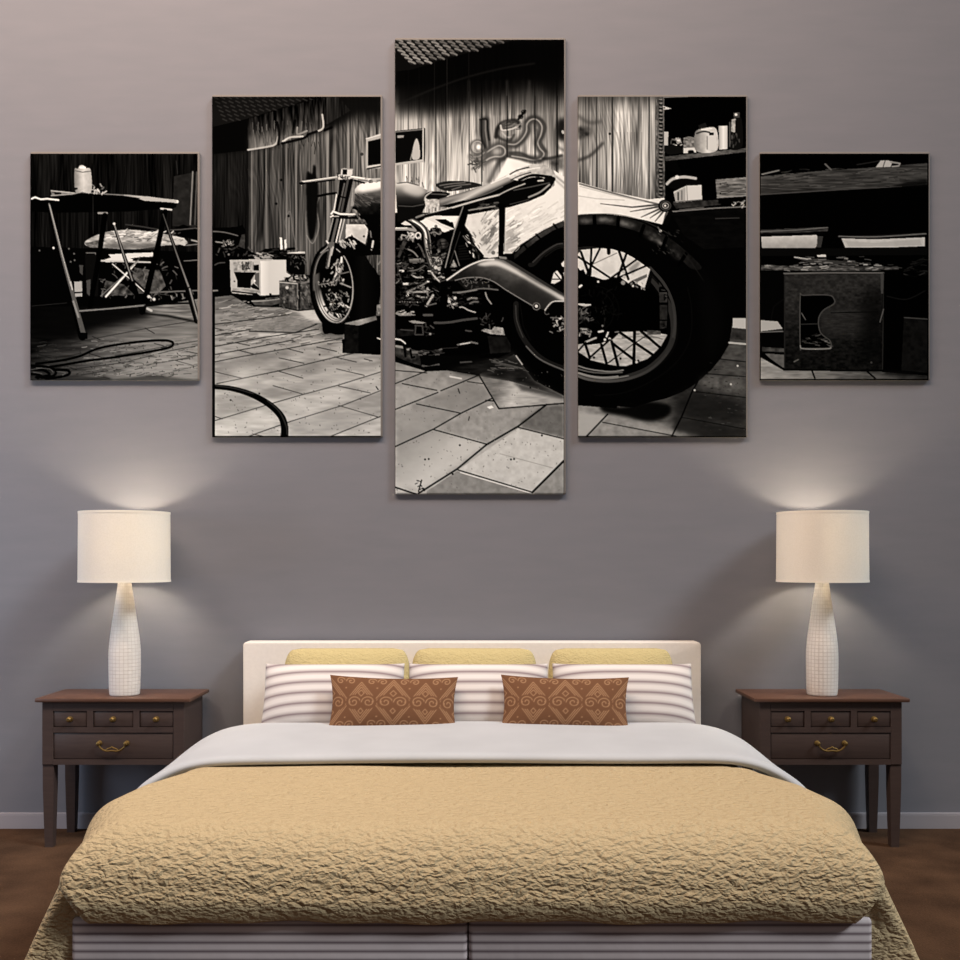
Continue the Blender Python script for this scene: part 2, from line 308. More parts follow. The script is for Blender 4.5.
P([(425, 88), (550, 88), (540, 106), (430, 108)], .05); specks(430, 85, 550, 110, 22, 46, (.3, .9), (.8, 2), (1, 4)); D([(440, 140)], 1.6, .8); L([(400, 112), (490, 120)], 1.2, .7); L([(510, 118), (578, 105)], 1, .5); L([(405, 236), (495, 256), (580, 248)], 1.2, .04)
specks(405, 120, 570, 240, 40, 47, (.1, .6), (.6, 1.2), (1, 5), (50, 100))
# white carton behind the wheel
frame(295, 160, 10.105)
P([(515, 650), (740, 650), (735, 740), (710, 850), (600, 790), (510, 790)], .86, n=.1, ns=(3, 3)); P([(570, 670), (640, 700), (720, 690), (715, 840), (600, 790)], .66, .6, blur=1); D([(697, 772)], 1.1, .15)
# tank and dark frame on the right
P([(560, 470), (630, 480), (680, 600), (740, 690), (730, 830), (700, 900), (900, 960), (900, 500), (700, 480)], .03)
P(curve([(590, 470), (582, 400), (600, 310), (650, 250), (740, 222), (830, 210), (900, 205), (900, 560), (760, 560), (650, 540)], True), ((640, 220, .98), (690, 300, .78), (690, 350, .35), (700, 480, .1), (700, 560, .06)), n=.06)
P(curve([(630, 290), (700, 240), (880, 220), (890, 280), (700, 320)], True), .97, .8, blur=1.5); specks(600, 340, 700, 460, 30, 48, (.1, .4), (.6, 1.3), (3, 8), (20, 50)); specks(640, 330, 850, 430, 20, 49, (.2, .45), (.6, 1.3), (3, 9), (-5, 30))
P([(640, 560), (880, 540), (900, 960), (760, 960), (740, 700)], .025); L([(790, 820), (780, 880)], 2, .8); L([(762, 720), (770, 780)], 1.4, .45); L([(770, 910), (755, 930)], 1.6, .7); P([(560, 600), (700, 600), (735, 650), (560, 650)], .3, n=.4, ns=(2, 2))
L([(620, 520), (600, 500)], 1.6, .6); P([(565, 470), (620, 475), (640, 510), (570, 490)], .03)
# front wheel
frame(295, 240, 7.389)
P(curve([(250, 40), (330, 38), (420, 50), (500, 90), (560, 180), (610, 250), (630, 370), (615, 500), (590, 590), (480, 640), (380, 690), (330, 700), (270, 690), (200, 630)], True), .02)
E(275, 362, 152, 302, .018, -6); P(ell(277, 345, 150, 288, -5), .012)
P(ell(280, 340, 147, 285, -5), .03)
for rr, v, w in ((147, .3, 1.0), (138, .55, 1.2)):
    L(ell(280, 340, rr, rr*1.94, -5, 140, 320), w, v, .85)
L(ell(282, 335, 143, 278, -5, -60, 90), 1.1, .6); L(ell(280, 335, 135, 266, -5, 150, 270), 1.4, .45)
# bright inside of the rim
def _ringband(c0, c1, v, blur=0.4, a=1.0):
    P(np.concatenate([c0, c1[::-1]]), v, a, blur=blur)
_ringband(ell(282, 340, 140, 275, -5, 60, 200), ell(318, 318, 132, 262, -5, 66, 200), ((160, 380, .34), (200, 500, .88), (280, 600, .72), (370, 570, .5)))
L(ell(290, 335, 136, 268, -5, 78, 185), .9, .25, .8); L(ell(303, 328, 134, 262, -5, 78, 180), .8, .3, .7); L(ell(283, 342, 146, 282, -5, 40, 175), 1.6, .03)
P(ell(318, 300, 104, 226, -4), .02, .95, blur=.8); P([(180, 210), (280, 205), (280, 330), (180, 370)], .015, .9, blur=1)
for q in ([(280, 320), (345, 130)], [(300, 260), (400, 235)], [(330, 320), (420, 350)], [(280, 300), (340, 150)], [(180, 330), (280, 315)], [(290, 400), (310, 440)], [(320, 400), (370, 500)], [(270, 380), (340, 480)], [(230, 400), (290, 520)], [(300, 260), (310, 160)]):
    L(q, 1.0, .55, .85)
specks(240, 380, 400, 570, 60, 51, (.25, .95), (.6, 1.7), (1, 4)); specks(270, 140, 360, 310, 40, 52, (.3, .95), (.6, 1.8), (1, 5), (60, 140)); specks(160, 300, 300, 340, 14, 53, (.3, .7), (.6, 1.3), (1, 4)); L([(345, 130), (342, 165)], 2, .9); L([(340, 320), (410, 350)], 1.4, .6)
L(ell(278, 350, 158, 306, -5, 80, 260), 3, .02); specks(230, 360, 330, 560, 26, 54, (.02, .06), (1, 2), (1, 3))
# tyre tread
P(curve([(290, 45), (340, 40), (420, 55), (500, 95), (560, 180), (610, 250), (630, 370), (615, 500), (590, 590), (400, 640), (425, 500), (440, 360), (420, 220), (360, 100)], True), ((430, 0, .02), (500, 0, .055), (620, 0, .02)))
L(ell(280, 338, 152, 290, -5, -62, 75), 1.2, .2, .7); L(ell(284, 335, 143, 278, -5, -55, 80), 1.0, .72, .9)
# mudguard stays at the top
frame(295, 160, 10.105)
P(curve([(330, 870), (420, 850), (480, 820), (560, 770), (640, 810), (720, 870), (780, 960), (420, 960)], True), .025); specks(450, 800, 600, 860, 22, 55, (.6, .95), (.7, 1.6), (2, 5), (40, 75)); P([(545, 800), (575, 755), (605, 800)], .03)
L([(215, 960), (320, 860)], 2, .03); L([(260, 940), (330, 880)], 1.1, .6)
# fork
P([(445, 195), (580, 200), (560, 300), (500, 530), (420, 850), (320, 850), (390, 520), (430, 330)], .03)
P([(575, 210), (610, 230), (600, 440), (540, 560), (500, 540)], .5, .8); P([(590, 230), (585, 400), (600, 460), (560, 470)], .7, .6)
L([(535, 205), (470, 520)], 2.2, .3); L([(500, 240), (440, 520)], 1.6, .42, .9); L([(575, 205), (500, 530)], 2.4, .04); L([(420, 350), (395, 510)], 1.5, .85); L([(445, 200), (432, 345)], 1, .5)
L([(440, 365), (520, 385)], 1.4, .02); L([(385, 590), (330, 820)], 1.2, .6); L([(430, 600), (370, 850)], 2.6, .38); L([(470, 600), (415, 830)], 1.3, .9); L([(455, 590), (395, 850)], 1.6, .05); P([(480, 600), (520, 600), (510, 760), (440, 830)], .4, .8); L([(500, 600), (445, 830)], .9, .8)
P([(365, 520), (400, 512), (450, 540), (590, 540), (620, 560), (640, 600), (520, 595), (400, 590), (360, 575)], .06); L([(368, 545), (385, 520), (450, 545), (540, 550), (600, 550)], 2.0, .9); L([(375, 570), (440, 570)], 1.2, .7); L([(540, 570), (600, 560)], 1.2, .5); L([(360, 575), (385, 560)], 1.4, .9)
P([(335, 830), (400, 830), (395, 880), (330, 880)], .4); L([(320, 820), (335, 840)], 1.6, .85); L([(375, 880), (352, 960)], 4, .42); L([(385, 880), (368, 960)], 1.4, .75)
P([(415, 880), (470, 900), (480, 960), (420, 960)], .05); L([(420, 900), (455, 930)], 1, .7)
frame(295, 240, 7.389); L([(262, 60), (238, 200)], 3.6, .42); L([(270, 62), (247, 195)], 1.3, .7); L([(255, 60), (230, 195)], .8, .1)
# handlebar
frame(295, 160, 10.105)
L([(65, 228), (200, 212), (410, 185)], 3.4, .5); L([(70, 220), (200, 202), (410, 172)], 1.2, .85); L([(60, 240), (200, 226), (400, 200)], 1.6, .04); E(68, 235, 26, 15, .03)
L([(430, 165), (560, 175), (700, 205), (860, 200)], 3.4, .72); L([(440, 158), (560, 165), (760, 195)], 1.3, .95); L([(600, 205), (700, 232)], 1.8, .06); L([(640, 200), (760, 215)], .9, .3); specks(700, 190, 880, 230, 12, 57, (.1, .9), (.8, 1.4), (1, 4), (-30, 10))
P([(410, 170), (450, 145), (560, 150), (570, 190), (440, 200)], .8); specks(420, 150, 570, 195, 16, 58, (.1, .5), (.6, 1.2), (1, 4)); P([(468, 88), (500, 82), (585, 95), (580, 150), (540, 165), (465, 150)], .82); P([(482, 95), (530, 92), (525, 148), (478, 148)], .05); L([(470, 92), (582, 92)], 1, .6)
# block under the wheel
frame(295, 240, 7.389)
P([(365, 625), (600, 570), (650, 560), (650, 840), (620, 850), (480, 840), (350, 835), (348, 735), (365, 730)], .02)
P([(380, 612), (600, 560), (605, 590), (470, 632), (365, 620)], ((380, 0, .5), (500, 0, .7), (600, 0, .4)), n=.15); P([(368, 630), (470, 635), (470, 838), (365, 830)], .07, n=.06); P([(470, 636), (600, 595), (600, 820), (480, 840)], .03)
P([(605, 480), (650, 470), (650, 560), (600, 560)], .5, .9, n=.4, ns=(1.5, 2)); L([(615, 180), (640, 150)], 1.6, .5); L([(620, 230), (650, 215)], 1, .4); P([(625, 240), (650, 240), (650, 480), (620, 470), (635, 370)], .3, .8, n=.4, ns=(3, 3)); L([(610, 725), (650, 740)], 1.4, .8)

# ------------------------------------------------------------ third canvas: saddle, engine, floor
panel(2); frame(380, 30, 4.923)
P([(0, 0), (960, 0), (960, 3000), (0, 3000)], .03)
boards([(70, 30), (920, 30), (920, 900), (70, 900)], ((0, 120, .035), (0, 270, .05), (30, 380, .34), (30, 450, .6), (30, 760, .7)), 61,
       [(140, .2, .6), (192, .25, .5), (275, .05, 1.2), (268, .5, .6), (325, .05, 1.2), (330, .8, .6), (440, .1, .9), (500, .06, 1.2), (628, .07, 1.2), (762, .06, 1.2), (870, .03, 1.6)], amp=.28)
P([(75, 40), (905, 40), (905, 260), (760, 290), (640, 310), (520, 340), (380, 390), (240, 410), (75, 400)], .02, .8, blur=7)
P([(640, 300), (910, 280), (910, 560), (800, 520), (700, 420)], .2, .4, blur=10); P([(760, 200), (910, 200), (910, 330), (820, 330)], .03, .7, blur=5)
for x in (437, 520, 560, 590, 625, 660, 700, 735): L([(x, 250), (x+2, 420)], 1.4, .45 if x % 2 else .12, .4, blur=1)
L([(90, 365), (240, 300), (420, 235), (600, 190), (760, 165)], 1.3, .12, .9, blur=.6, c=True); L([(437, 60), (437, 300)], 1, .07)
# woven ceiling
P([(75, 35), (700, 35), (600, 68), (460, 105), (300, 150), (160, 195), (75, 205)], .06)
for j in range(9):
    for i in range(24):
        x = 40+i*40+j*17; y = 46+j*18-i*1.0
        if y < 192-(x-75)*.262 and x < 660:
            L([(x, y), (x+17, y+4), (x+30, y+11)], 2.0, float(.42+.2*RNG.rand()-.012*i), .9); L([(x+4, y+9), (x+16, y+14)], 1.2, .2, .8)
P([(75, 40), (690, 40), (600, 55), (75, 60)], .3, .3, blur=2)
# graffiti
frame(470, 90, 9.6)
def spray(pts, dark=.2, w=7, hi=.78, hw=1.4):
    L(pts, w, dark, .88, blur=1.2, c=True)
    if hi: L(pts, hw, hi, .75, blur=.4, c=True)
L(ell(70, 550, 62, 62), 3.2, .3, .7, blur=.8); L(ell(72, 548, 52, 55), 1.2, .72, .8); E(75, 550, 40, 40, .5, blur=1.5); E(82, 548, 22, 26, .98, blur=.8)
spray([(150, 290), (150, 400), (165, 500), (170, 560)], .2, 8, .6, 1.6); L([(100, 295), (105, 430), (150, 560)], 2.2, .12, .8, blur=.7, c=True); L([(95, 285), (160, 285), (170, 370), (185, 480)], 1.8, .1, .85, blur=.4, c=True)
spray([(160, 600), (220, 560), (280, 535), (330, 560), (335, 610), (300, 640), (240, 640), (180, 660), (130, 700)], .3, 8, .85, 1.3)
E(255, 590, 40, 30, .7, blur=2); L([(20, 690), (60, 680), (100, 690), (20, 760)], 2, .2, .7, blur=.7, c=True); spray([(10, 640), (80, 640), (140, 600)], .35, 6, .7, 1); specks(10, 640, 130, 760, 18, 63, (.15, .4), (.8, 1.6), (2, 6))
L([(250, 450), (265, 370), (310, 320), (380, 300), (450, 300), (475, 350)], 4, .08, .85, blur=.8, c=True); L([(290, 350), (330, 310), (440, 310)], 2, .5, .5, blur=.5, c=True)
E(375, 340, 75, 38, .3, -8, blur=1); L([(295, 340), (310, 385), (400, 375), (460, 345)], 1.6, .8, .9, c=True); L([(310, 410), (350, 450), (400, 450), (415, 420)], 1.6, .75, .8, blur=.3, c=True); specks(310, 310, 460, 380, 18, 62, (.1, .5), (.8, 1.6), (2, 6), (-30, 0))
L([(265, 440), (300, 470), (380, 490), (420, 430)], 2.6, .15, .75, blur=.7, c=True)
E(515, 212, 24, 20, .06, blur=.3); E(485, 258, 26, 22, .07, blur=.3); D([(488, 260)], .9, .6); L([(505, 205), (520, 215)], .8, .5); L([(465, 280), (530, 200)], 2.2, .06)
spray([(370, 520), (440, 520), (500, 470), (540, 400), (550, 320), (600, 280), (650, 290), (690, 350), (680, 430), (650, 500), (670, 560), (710, 610), (680, 660), (600, 670), (500, 650), (400, 635)], .25, 8, .82, 1.3)
L([(530, 310), (570, 268), (620, 262), (690, 290), (725, 360), (700, 440), (680, 500), (730, 590)], 2, .2, .7, blur=.8, c=True); L([(560, 350), (570, 400), (520, 480), (440, 550)], 2, .22, .6, blur=.8, c=True); L([(640, 380), (650, 460), (625, 520)], 1.8, .22, .6, blur=.7, c=True)
L([(380, 605), (480, 605), (580, 650), (680, 680)], 2.6, .2, .7, blur=.8, c=True); L([(700, 660), (780, 655), (880, 630)], 3, .12, .8, blur=.8, c=True)
L([(360, 650), (290, 680), (240, 760), (210, 830), (180, 880)], 4.5, .18, .8, blur=1.2, c=True); L([(330, 690), (270, 780), (240, 850)], 2, .6, .7, blur=.8, c=True)
P([(740, 670), (900, 640), (900, 780), (790, 750)], .22, .7, blur=2, n=.25); E(885, 380, 60, 110, .12, blur=2); D([(890, 400), (895, 410)], 1.4, .7); L([(820, 380), (815, 460), (840, 540), (900, 580)], 2.2, .3, .7, blur=1, c=True)
P([(10, 760), (230, 700), (200, 900), (10, 880)], .78, .4, blur=4)
for x in (115, 355, 625, 840): L([(x, 60), (x, 640 if x > 300 else 880)], 1.1, .07, .8)
# picture on the wall
frame(380, 30, 4.923)
P([(75, 497), (130, 492), (218, 483), (218, 645), (75, 665)], .06); L([(75, 502), (215, 489)], 1.3, .45); L([(213, 486), (212, 640), (75, 660)], 1.4, .78); L([(219, 486), (218, 648)], 1.2, .05); P([(78, 512), (200, 500), (198, 628), (78, 642)], .05); P([(85, 520), (118, 518), (116, 530), (85, 532)], .6)
P(curve([(178, 535), (192, 560), (195, 630), (160, 635), (162, 580)], True), .72); L([(150, 640), (160, 600)], 1, .6); L([(70, 664), (215, 646)], 1.6, .7)
P([(360, 610), (420, 600), (440, 640), (380, 720), (360, 700)], .85, .45, blur=3); specks(130, 720, 210, 760, 14, 64, (.2, .4), (.5, 1), (1, 5), (70, 110))
# cloth sheet
frame(380, 190, 4.923)
P([(230, 130), (860, 0), (860, -70), (920, -60), (920, 170), (800, 200), (690, 270), (640, 320), (540, 335), (500, 330), (420, 180), (330, 200), (210, 150)], ((500, 0, .86), (900, 0, .93)), n=.05)
frame(380, 30, 4.923); P([(855, 690), (920, 730), (920, 800), (800, 886), (720, 886), (865, 760)], .92); L([(865, 720), (915, 760)], 1.6, .45, .7, blur=.6); L([(860, 735), (915, 785)], 1.2, .5, .6, blur=.6)
frame(390, 150, 5.333)
P([(560, 165), (600, 90), (625, 40), (690, 55), (760, 78), (800, 130), (650, 160)], .95, blur=.5); P([(640, 60), (740, 75), (720, 110), (660, 100)], .88, .6, blur=2)
frame(480, 200, 7.389)
specks(5, 110, 130, 400, 46, 66, (.5, .78), (.8, 2.2), (3, 12), (-60, -35)); P([(20, 320), (70, 210), (130, 170), (120, 250), (40, 330)], .42, .75, blur=1.2, n=.2); specks(20, 120, 130, 330, 16, 67, (.85, 1), (.8, 1.8), (4, 12), (-60, -35))
P([(190, 230), (260, 190), (265, 260), (230, 390), (180, 380)], .62, .7, blur=2.5); specks(185, 180, 280, 390, 34, 68, (.55, .76), (.7, 1.6), (3, 10), (-45, -20)); specks(230, 60, 620, 260, 60, 69, (.8, .9), (.7, 1.8), (3, 16), (-40, -20)); specks(185, 90, 400, 380, 30, 70, (.9, 1), (.8, 2), (3, 10), (-45, -20)); D([(98, 390)], 2, .45)
# rear wheel, left part
frame(380, 190, 4.923)
WC = (1030, 655)
P(curve([(915, 155), (850, 175), (760, 225), (690, 285), (640, 350), (610, 450), (600, 560), (610, 680), (650, 780), (720, 880), (820, 980), (915, 1050), (960, 1060), (960, 140)], False), .018)
frame(480, 200, 7.389)
P([(620, 150), (540, 185), (430, 255), (330, 330), (250, 410), (255, 440), (300, 400), (420, 300), (540, 225), (620, 195)], ((260, 420, .1), (430, 280, .26), (620, 170, .2)), n=.1)
for q in ([(545, 180), (575, 220)], [(415, 255), (445, 285)], [(325, 330), (345, 355)]): L(q, 2, .03)
L([(615, 330), (560, 340), (470, 395), (400, 470), (370, 480)], 4.2, .13, .9, c=True); L([(610, 322), (560, 332), (470, 388), (390, 460)], 1.1, .3, .8, c=True); L([(620, 350), (560, 365), (480, 420)], .8, .2, .6, c=True)
P([(530, 590), (545, 540), (570, 520), (600, 560), (605, 590), (550, 620), (525, 615)], .88); L([(555, 540), (605, 600)], 1.1, .04); L([(525, 585), (600, 585)], 1.1, .05); P([(600, 470), (632, 440), (632, 500), (605, 490)], .9); P([(615, 540), (632, 520), (632, 600)], .75)
frame(380, 190, 4.923)
L([(670, 560), (672, 640), (700, 720), (760, 800), (830, 850), (915, 882)], 5.2, .13, .95, c=True); L([(668, 570), (674, 645), (704, 725)], 1, .3, .8, c=True); L([(720, 770), (790, 835), (912, 890)], 1.5, .42, .9, c=True); L([(690, 560), (705, 670), (740, 740)], 1, .06)
# floor
frame(380, 340, 4.923)
FL = [(75, 108), (230, 155), (330, 150), (480, 175), (660, 70), (760, 200), (905, 275), (905, 770), (75, 770)]
P(FL, ((400, 150, .6), (400, 350, .64), (400, 700, .76)), n=.12, ns=(7, 5)); P([(330, 150), (660, 60), (770, 200), (905, 280), (500, 180)], .12, .95, blur=2.5, n=.1, ns=(10, 2))
specks(520, 90, 760, 160, 20, 72, (.3, .5), (.5, 1), (2, 8), (0, 15)); L([(560, 105), (700, 140)], 1.2, .4, .8); L([(670, 78), (700, 120)], 1.4, .7)
P([(490, 178), (650, 205), (905, 280), (905, 312), (585, 336)], ((600, 180, .5), (650, 300, .8), (900, 300, .6)), n=.12, ns=(8, 2)); P([(650, 205), (905, 270), (905, 290), (700, 250)], .25, .8, blur=1.5)
P([(680, 435), (905, 490), (905, 590), (750, 748), (385, 640)], .83, n=.07); P([(90, 440), (265, 445), (525, 510), (200, 745), (80, 700)], ((90, 460, .56), (250, 640, .84)), .8, blur=2); P([(270, 440), (520, 300), (560, 300), (580, 335), (800, 345), (530, 510)], .64, .6, blur=2, n=.12)
P([(690, 400), (800, 325), (905, 318), (905, 480), (700, 430)], .42, .85, blur=1.5, n=.08); P([(180, 315), (430, 205), (500, 215), (540, 290), (390, 355)], .55, .6, blur=2); P([(75, 215), (280, 250), (75, 340)], .72, .5, blur=3); P([(230, 745), (380, 645), (740, 755), (730, 770), (230, 770)], .55, .8, n=.1); P([(760, 750), (905, 600), (905, 770), (760, 770)], .6, .8, n=.1)
P([(75, 520), (180, 320), (380, 355), (260, 440)], .6, .5, blur=3); P([(85, 350), (200, 330), (330, 360), (90, 500)], .66, .5, blur=4)
for q, w in (([(75, 215), (250, 145)], 1), ([(75, 342), (285, 258)], 1.1), ([(300, 250), (490, 172)], 1.1), ([(75, 525), (265, 438), (400, 360), (550, 288)], 1.3), ([(190, 755), (380, 635), (525, 515), (680, 425), (820, 318)], 1.8), ([(750, 750), (905, 595)], 2.2)): L(q, w, .05, .95)
for q, w in (([(110, 215), (280, 248)], 1), ([(180, 315), (395, 360)], 1), ([(260, 440), (525, 513)], 1.1), ([(680, 430), (905, 487)], 1), ([(385, 640), (745, 748)], 1.2), ([(75, 725), (180, 760)], 1.6), ([(490, 178), (585, 338), (905, 312)], 1.4), ([(75, 150), (230, 162)], .9), ([(430, 205), (505, 215)], .8), ([(520, 298), (560, 300)], 1.3)): L(q, w, .07, .92)
L([(395, 652), (735, 752)], .9, .95); P([(525, 330), (550, 322), (560, 332), (540, 340)], .97); L([(345, 180), (400, 190)], 1.6, .85); L([(590, 560), (850, 630)], .7, .55, .6)
L([(205, 690), (190, 745)], 1.3, .1); specks(180, 690, 220, 745, 8, 73, (.05, .15), (.8, 1.6), (1, 3)); D([(645, 588), (660, 586), (393, 518), (358, 660), (222, 588), (240, 586), (797, 470), (740, 235)], 1, .12); L([(440, 378), (436, 395)], 1, .2); L([(385, 240), (392, 262)], 1, .15)
specks(80, 160, 900, 745, 240, 74, (.35, .55), (.4, .8), (0, 1.2))
# engine and frame
frame(390, 215, 10.667)
P([(50, 0), (230, 130), (420, 200), (700, 180), (800, 110), (890, 300), (1000, 430), (1000, 480), (1300, 900), (1300, 1400), (900, 1500), (50, 1500)], .016)
P([(800, 60), (1250, -20), (1380, 250), (1100, 480), (1000, 480), (890, 290), (820, 150)], .88, .0)
P([(115, 95), (165, 62), (250, 110), (170, 112)], .85); L([(60, 148), (180, 148), (270, 165)], 3, .6); L([(60, 140), (180, 140)], 1.2, .85); P([(225, 110), (280, 135), (300, 170), (240, 140)], .6)
P([(315, 68), (390, 40), (640, 165), (580, 185), (480, 150), (420, 165), (370, 110)], .92); P([(510, 25), (730, 15), (690, 55), (630, 78)], .92); D([(490, 122)], 1.6, .4)
L([(190, 40), (320, 110), (380, 190), (395, 320), (420, 470), (475, 610)], 6.2, .2, c=True); L([(190, 40), (300, 90), (370, 170), (385, 310), (410, 420), (440, 520)], 2.6, (.55, .6), c=True); L([(240, 60), (330, 120), (378, 190), (392, 300)], 1.4, .95, c=True); L([(395, 130), (425, 240), (440, 420)], .9, .6, .9, c=True)
L([(160, 40), (260, 120), (330, 210)], 1.6, .03, c=True)
specks(160, 190, 330, 260, 26, 81, (.3, .95), (.8, 1.9), (1, 4)); L(ell(230, 215, 28, 26), 1.2, .7); L(ell(300, 220, 26, 30), 1.5, .85); specks(60, 250, 250, 270, 14, 82, (.2, .7), (.6, 1.4), (1, 4))
P([(140, 270), (180, 290), (100, 460), (80, 440)], .24, n=.1); L([(70, 358), (120, 358)], 1.2, .25); L([(190, 365), (250, 395), (295, 445)], 1.6, .5, c=True); P([(200, 470), (350, 462), (370, 505), (210, 510)], ((280, 465, .6), (280, 485, .45), (280, 510, .3))); L([(300, 310), (330, 350), (370, 450)], 1.6, .35, c=True); L([(200, 595), (290, 585), (370, 540)], 1.3, .4, c=True)
specks(60, 510, 240, 560, 18, 83, (.1, .4), (.6, 1.4), (1, 4)); L([(105, 597), (140, 597)], 2.2, .85); L([(235, 640), (280, 665), (350, 665)], 1.6, .7, c=True); L([(80, 540), (100, 640), (130, 720)], 1.4, .22); P([(140, 725), (205, 722), (200, 748), (140, 748)], .85); L([(200, 735), (320, 725)], 1.4, .3); L([(400, 710), (320, 760), (180, 820)], 1.8, .5, c=True); L([(180, 865), (200, 830), (280, 820), (400, 820)], 1.9, .65, c=True); L([(280, 860), (340, 880), (390, 880)], 1.8, .6); L([(350, 790), (390, 820), (405, 855)], 1.6, .5)
D([(408, 712), (188, 858)], 1.3, .95); specks(340, 760, 410, 860, 14, 84, (.3, .9), (.7, 1.5), (1, 3)); L([(460, 855), (400, 950)], 2.2, .65); D([(455, 870)], 1.4, .9)
for i in range(9): D([(105+i*27, 927+i*.5)], .65, .85)
specks(40, 885, 340, 960, 24, 85, (.08, .35), (.6, 1.6), (1, 6), (-10, 20))
P(curve([(430, 190), (440, 140), (530, 140), (550, 180), (530, 215), (450, 205)], True), .06); L([(440, 195), (470, 180), (520, 205), (545, 190)], 1.4, .5, c=True); specks(430, 140, 550, 215, 10, 86, (.2, .6), (.6, 1.2), (1, 3))
P(curve([(500, 290), (560, 250), (620, 290), (610, 350), (530, 360)], True), .14); P([(540, 260), (590, 260), (580, 350), (550, 350)], .34, .9, blur=.6); L([(500, 300), (620, 285)], .7, .03); L([(505, 330), (615, 318)], .7, .03); L([(470, 330), (440, 360)], 1.4, .2)
specks(470, 370, 600, 460, 24, 87, (.12, .55), (.6, 1.6), (1, 4), (-60, 0)); L(ell(525, 505, 26, 30), 1.2, .65); P(curve([(480, 470), (510, 458), (530, 480), (500, 500), (470, 520)], True), .5); D([(488, 560), (525, 575)], 1.9, .8); specks(460, 450, 560, 700, 50, 88, (.2, .8), (.6, 1.6), (1, 4)); L([(410, 600), (440, 605), (470, 650), (530, 712)], 1.7, .75, c=True); L([(530, 712), (600, 690), (700, 630)], .9, .3)
P([(640, 560), (680, 475), (718, 555)], .5, n=.4, ns=(1.5, 1.5)); P([(660, 545), (682, 500), (700, 550)], .75, .6); L([(690, 380), (740, 540)], 1, .5); L([(660, 590), (700, 590)], 1, .35)
for i in range(6): L([(735, 335+i*28), (800+i*10, 325+i*28)], 1.4, .09)
L([(700, 220), (560, 600)], 5, .012); 
P([(750, 0), (830, 0), (800, 110), (690, 300), (610, 560), (560, 600), (600, 420), (660, 250)], .02); L([(755, 10), (665, 260), (590, 560)], 1.2, .55); L([(750, 180), (700, 330), (640, 520)], .8, .2)
specks(60, 280, 560, 960, 150, 801, (.04, .3), (.5, 1.2), (1, 6)); specks(60, 500, 480, 900, 50, 802, (.2, .6), (.4, 1.0), (1, 5), (-40, 30)); specks(600, 620, 960, 960, 60, 803, (.05, .3), (.5, 1.2), (1, 6), (-30, 20))
# crumpled tube behind the springs
L([(800, 130), (850, 220), (900, 290)], 1.6, .04); L([(810, 150), (870, 230), (890, 350), (960, 430)], 2.4, .1, c=True); specks(800, 150, 960, 450, 36, 89, (.3, .95), (.7, 1.6), (1, 4), (40, 80)); L([(780, 225), (830, 280)], 1.2, .4)
# swing arm
frame(380, 190, 4.923)
P(curve([(365, 440), (420, 430), (500, 440), (580, 475), (650, 500), (590, 490), (480, 490), (400, 500), (340, 520)], True), .02)
P([(330, 445), (420, 380), (500, 345), (560, 335), (640, 350), (700, 385), (912, 530), (912, 552), (850, 548), (820, 592), (760, 580), (700, 545), (600, 480), (560, 450), (500, 430), (420, 432), (370, 445)], ((560, 340, .42), (530, 400, .26), (500, 460, .13)), n=.05, ns=(4, 3))
P([(590, 335), (640, 345), (760, 420), (912, 515), (912, 535), (830, 480), (700, 400)], .2)
P(curve([(480, 365), (560, 345), (640, 375), (760, 450), (912, 530), (912, 552), (800, 490), (680, 420), (580, 375), (510, 375)], True), .85, .95, blur=1.0)
L([(330, 443), (420, 382), (500, 348), (560, 342)], 1.6, .85, c=True); P([(700, 440), (860, 530), (820, 585), (640, 490)], .15, .7, blur=3)
L([(370, 445), (430, 432), (500, 432), (560, 452), (620, 492), (700, 540), (760, 575)], 1.1, .5, c=True); L([(360, 505), (420, 500), (500, 485), (580, 492)], 1.6, .4, c=True); P([(380, 450), (500, 445), (560, 475), (420, 490)], .1); specks(400, 440, 540, 480, 26, 91, (.12, .5), (.6, 1.5), (1, 4))
E(770, 573, 20, 20, .05); L(ell(770, 573, 17, 17), 1, .45); D([(770, 572)], 1.6, .85); E(822, 602, 12, 12, .05); L(ell(822, 602, 11, 11), .8, .4)
P([(815, 590), (850, 552), (912, 552), (912, 640), (850, 630), (835, 610)], .03); L([(812, 592), (835, 562), (860, 548), (912, 548)], 1.2, .8, c=True); L([(840, 628), (912, 632)], 1, .5); specks(835, 630, 912, 700, 22, 92, (.4, .95), (.8, 1.8), (1, 3))
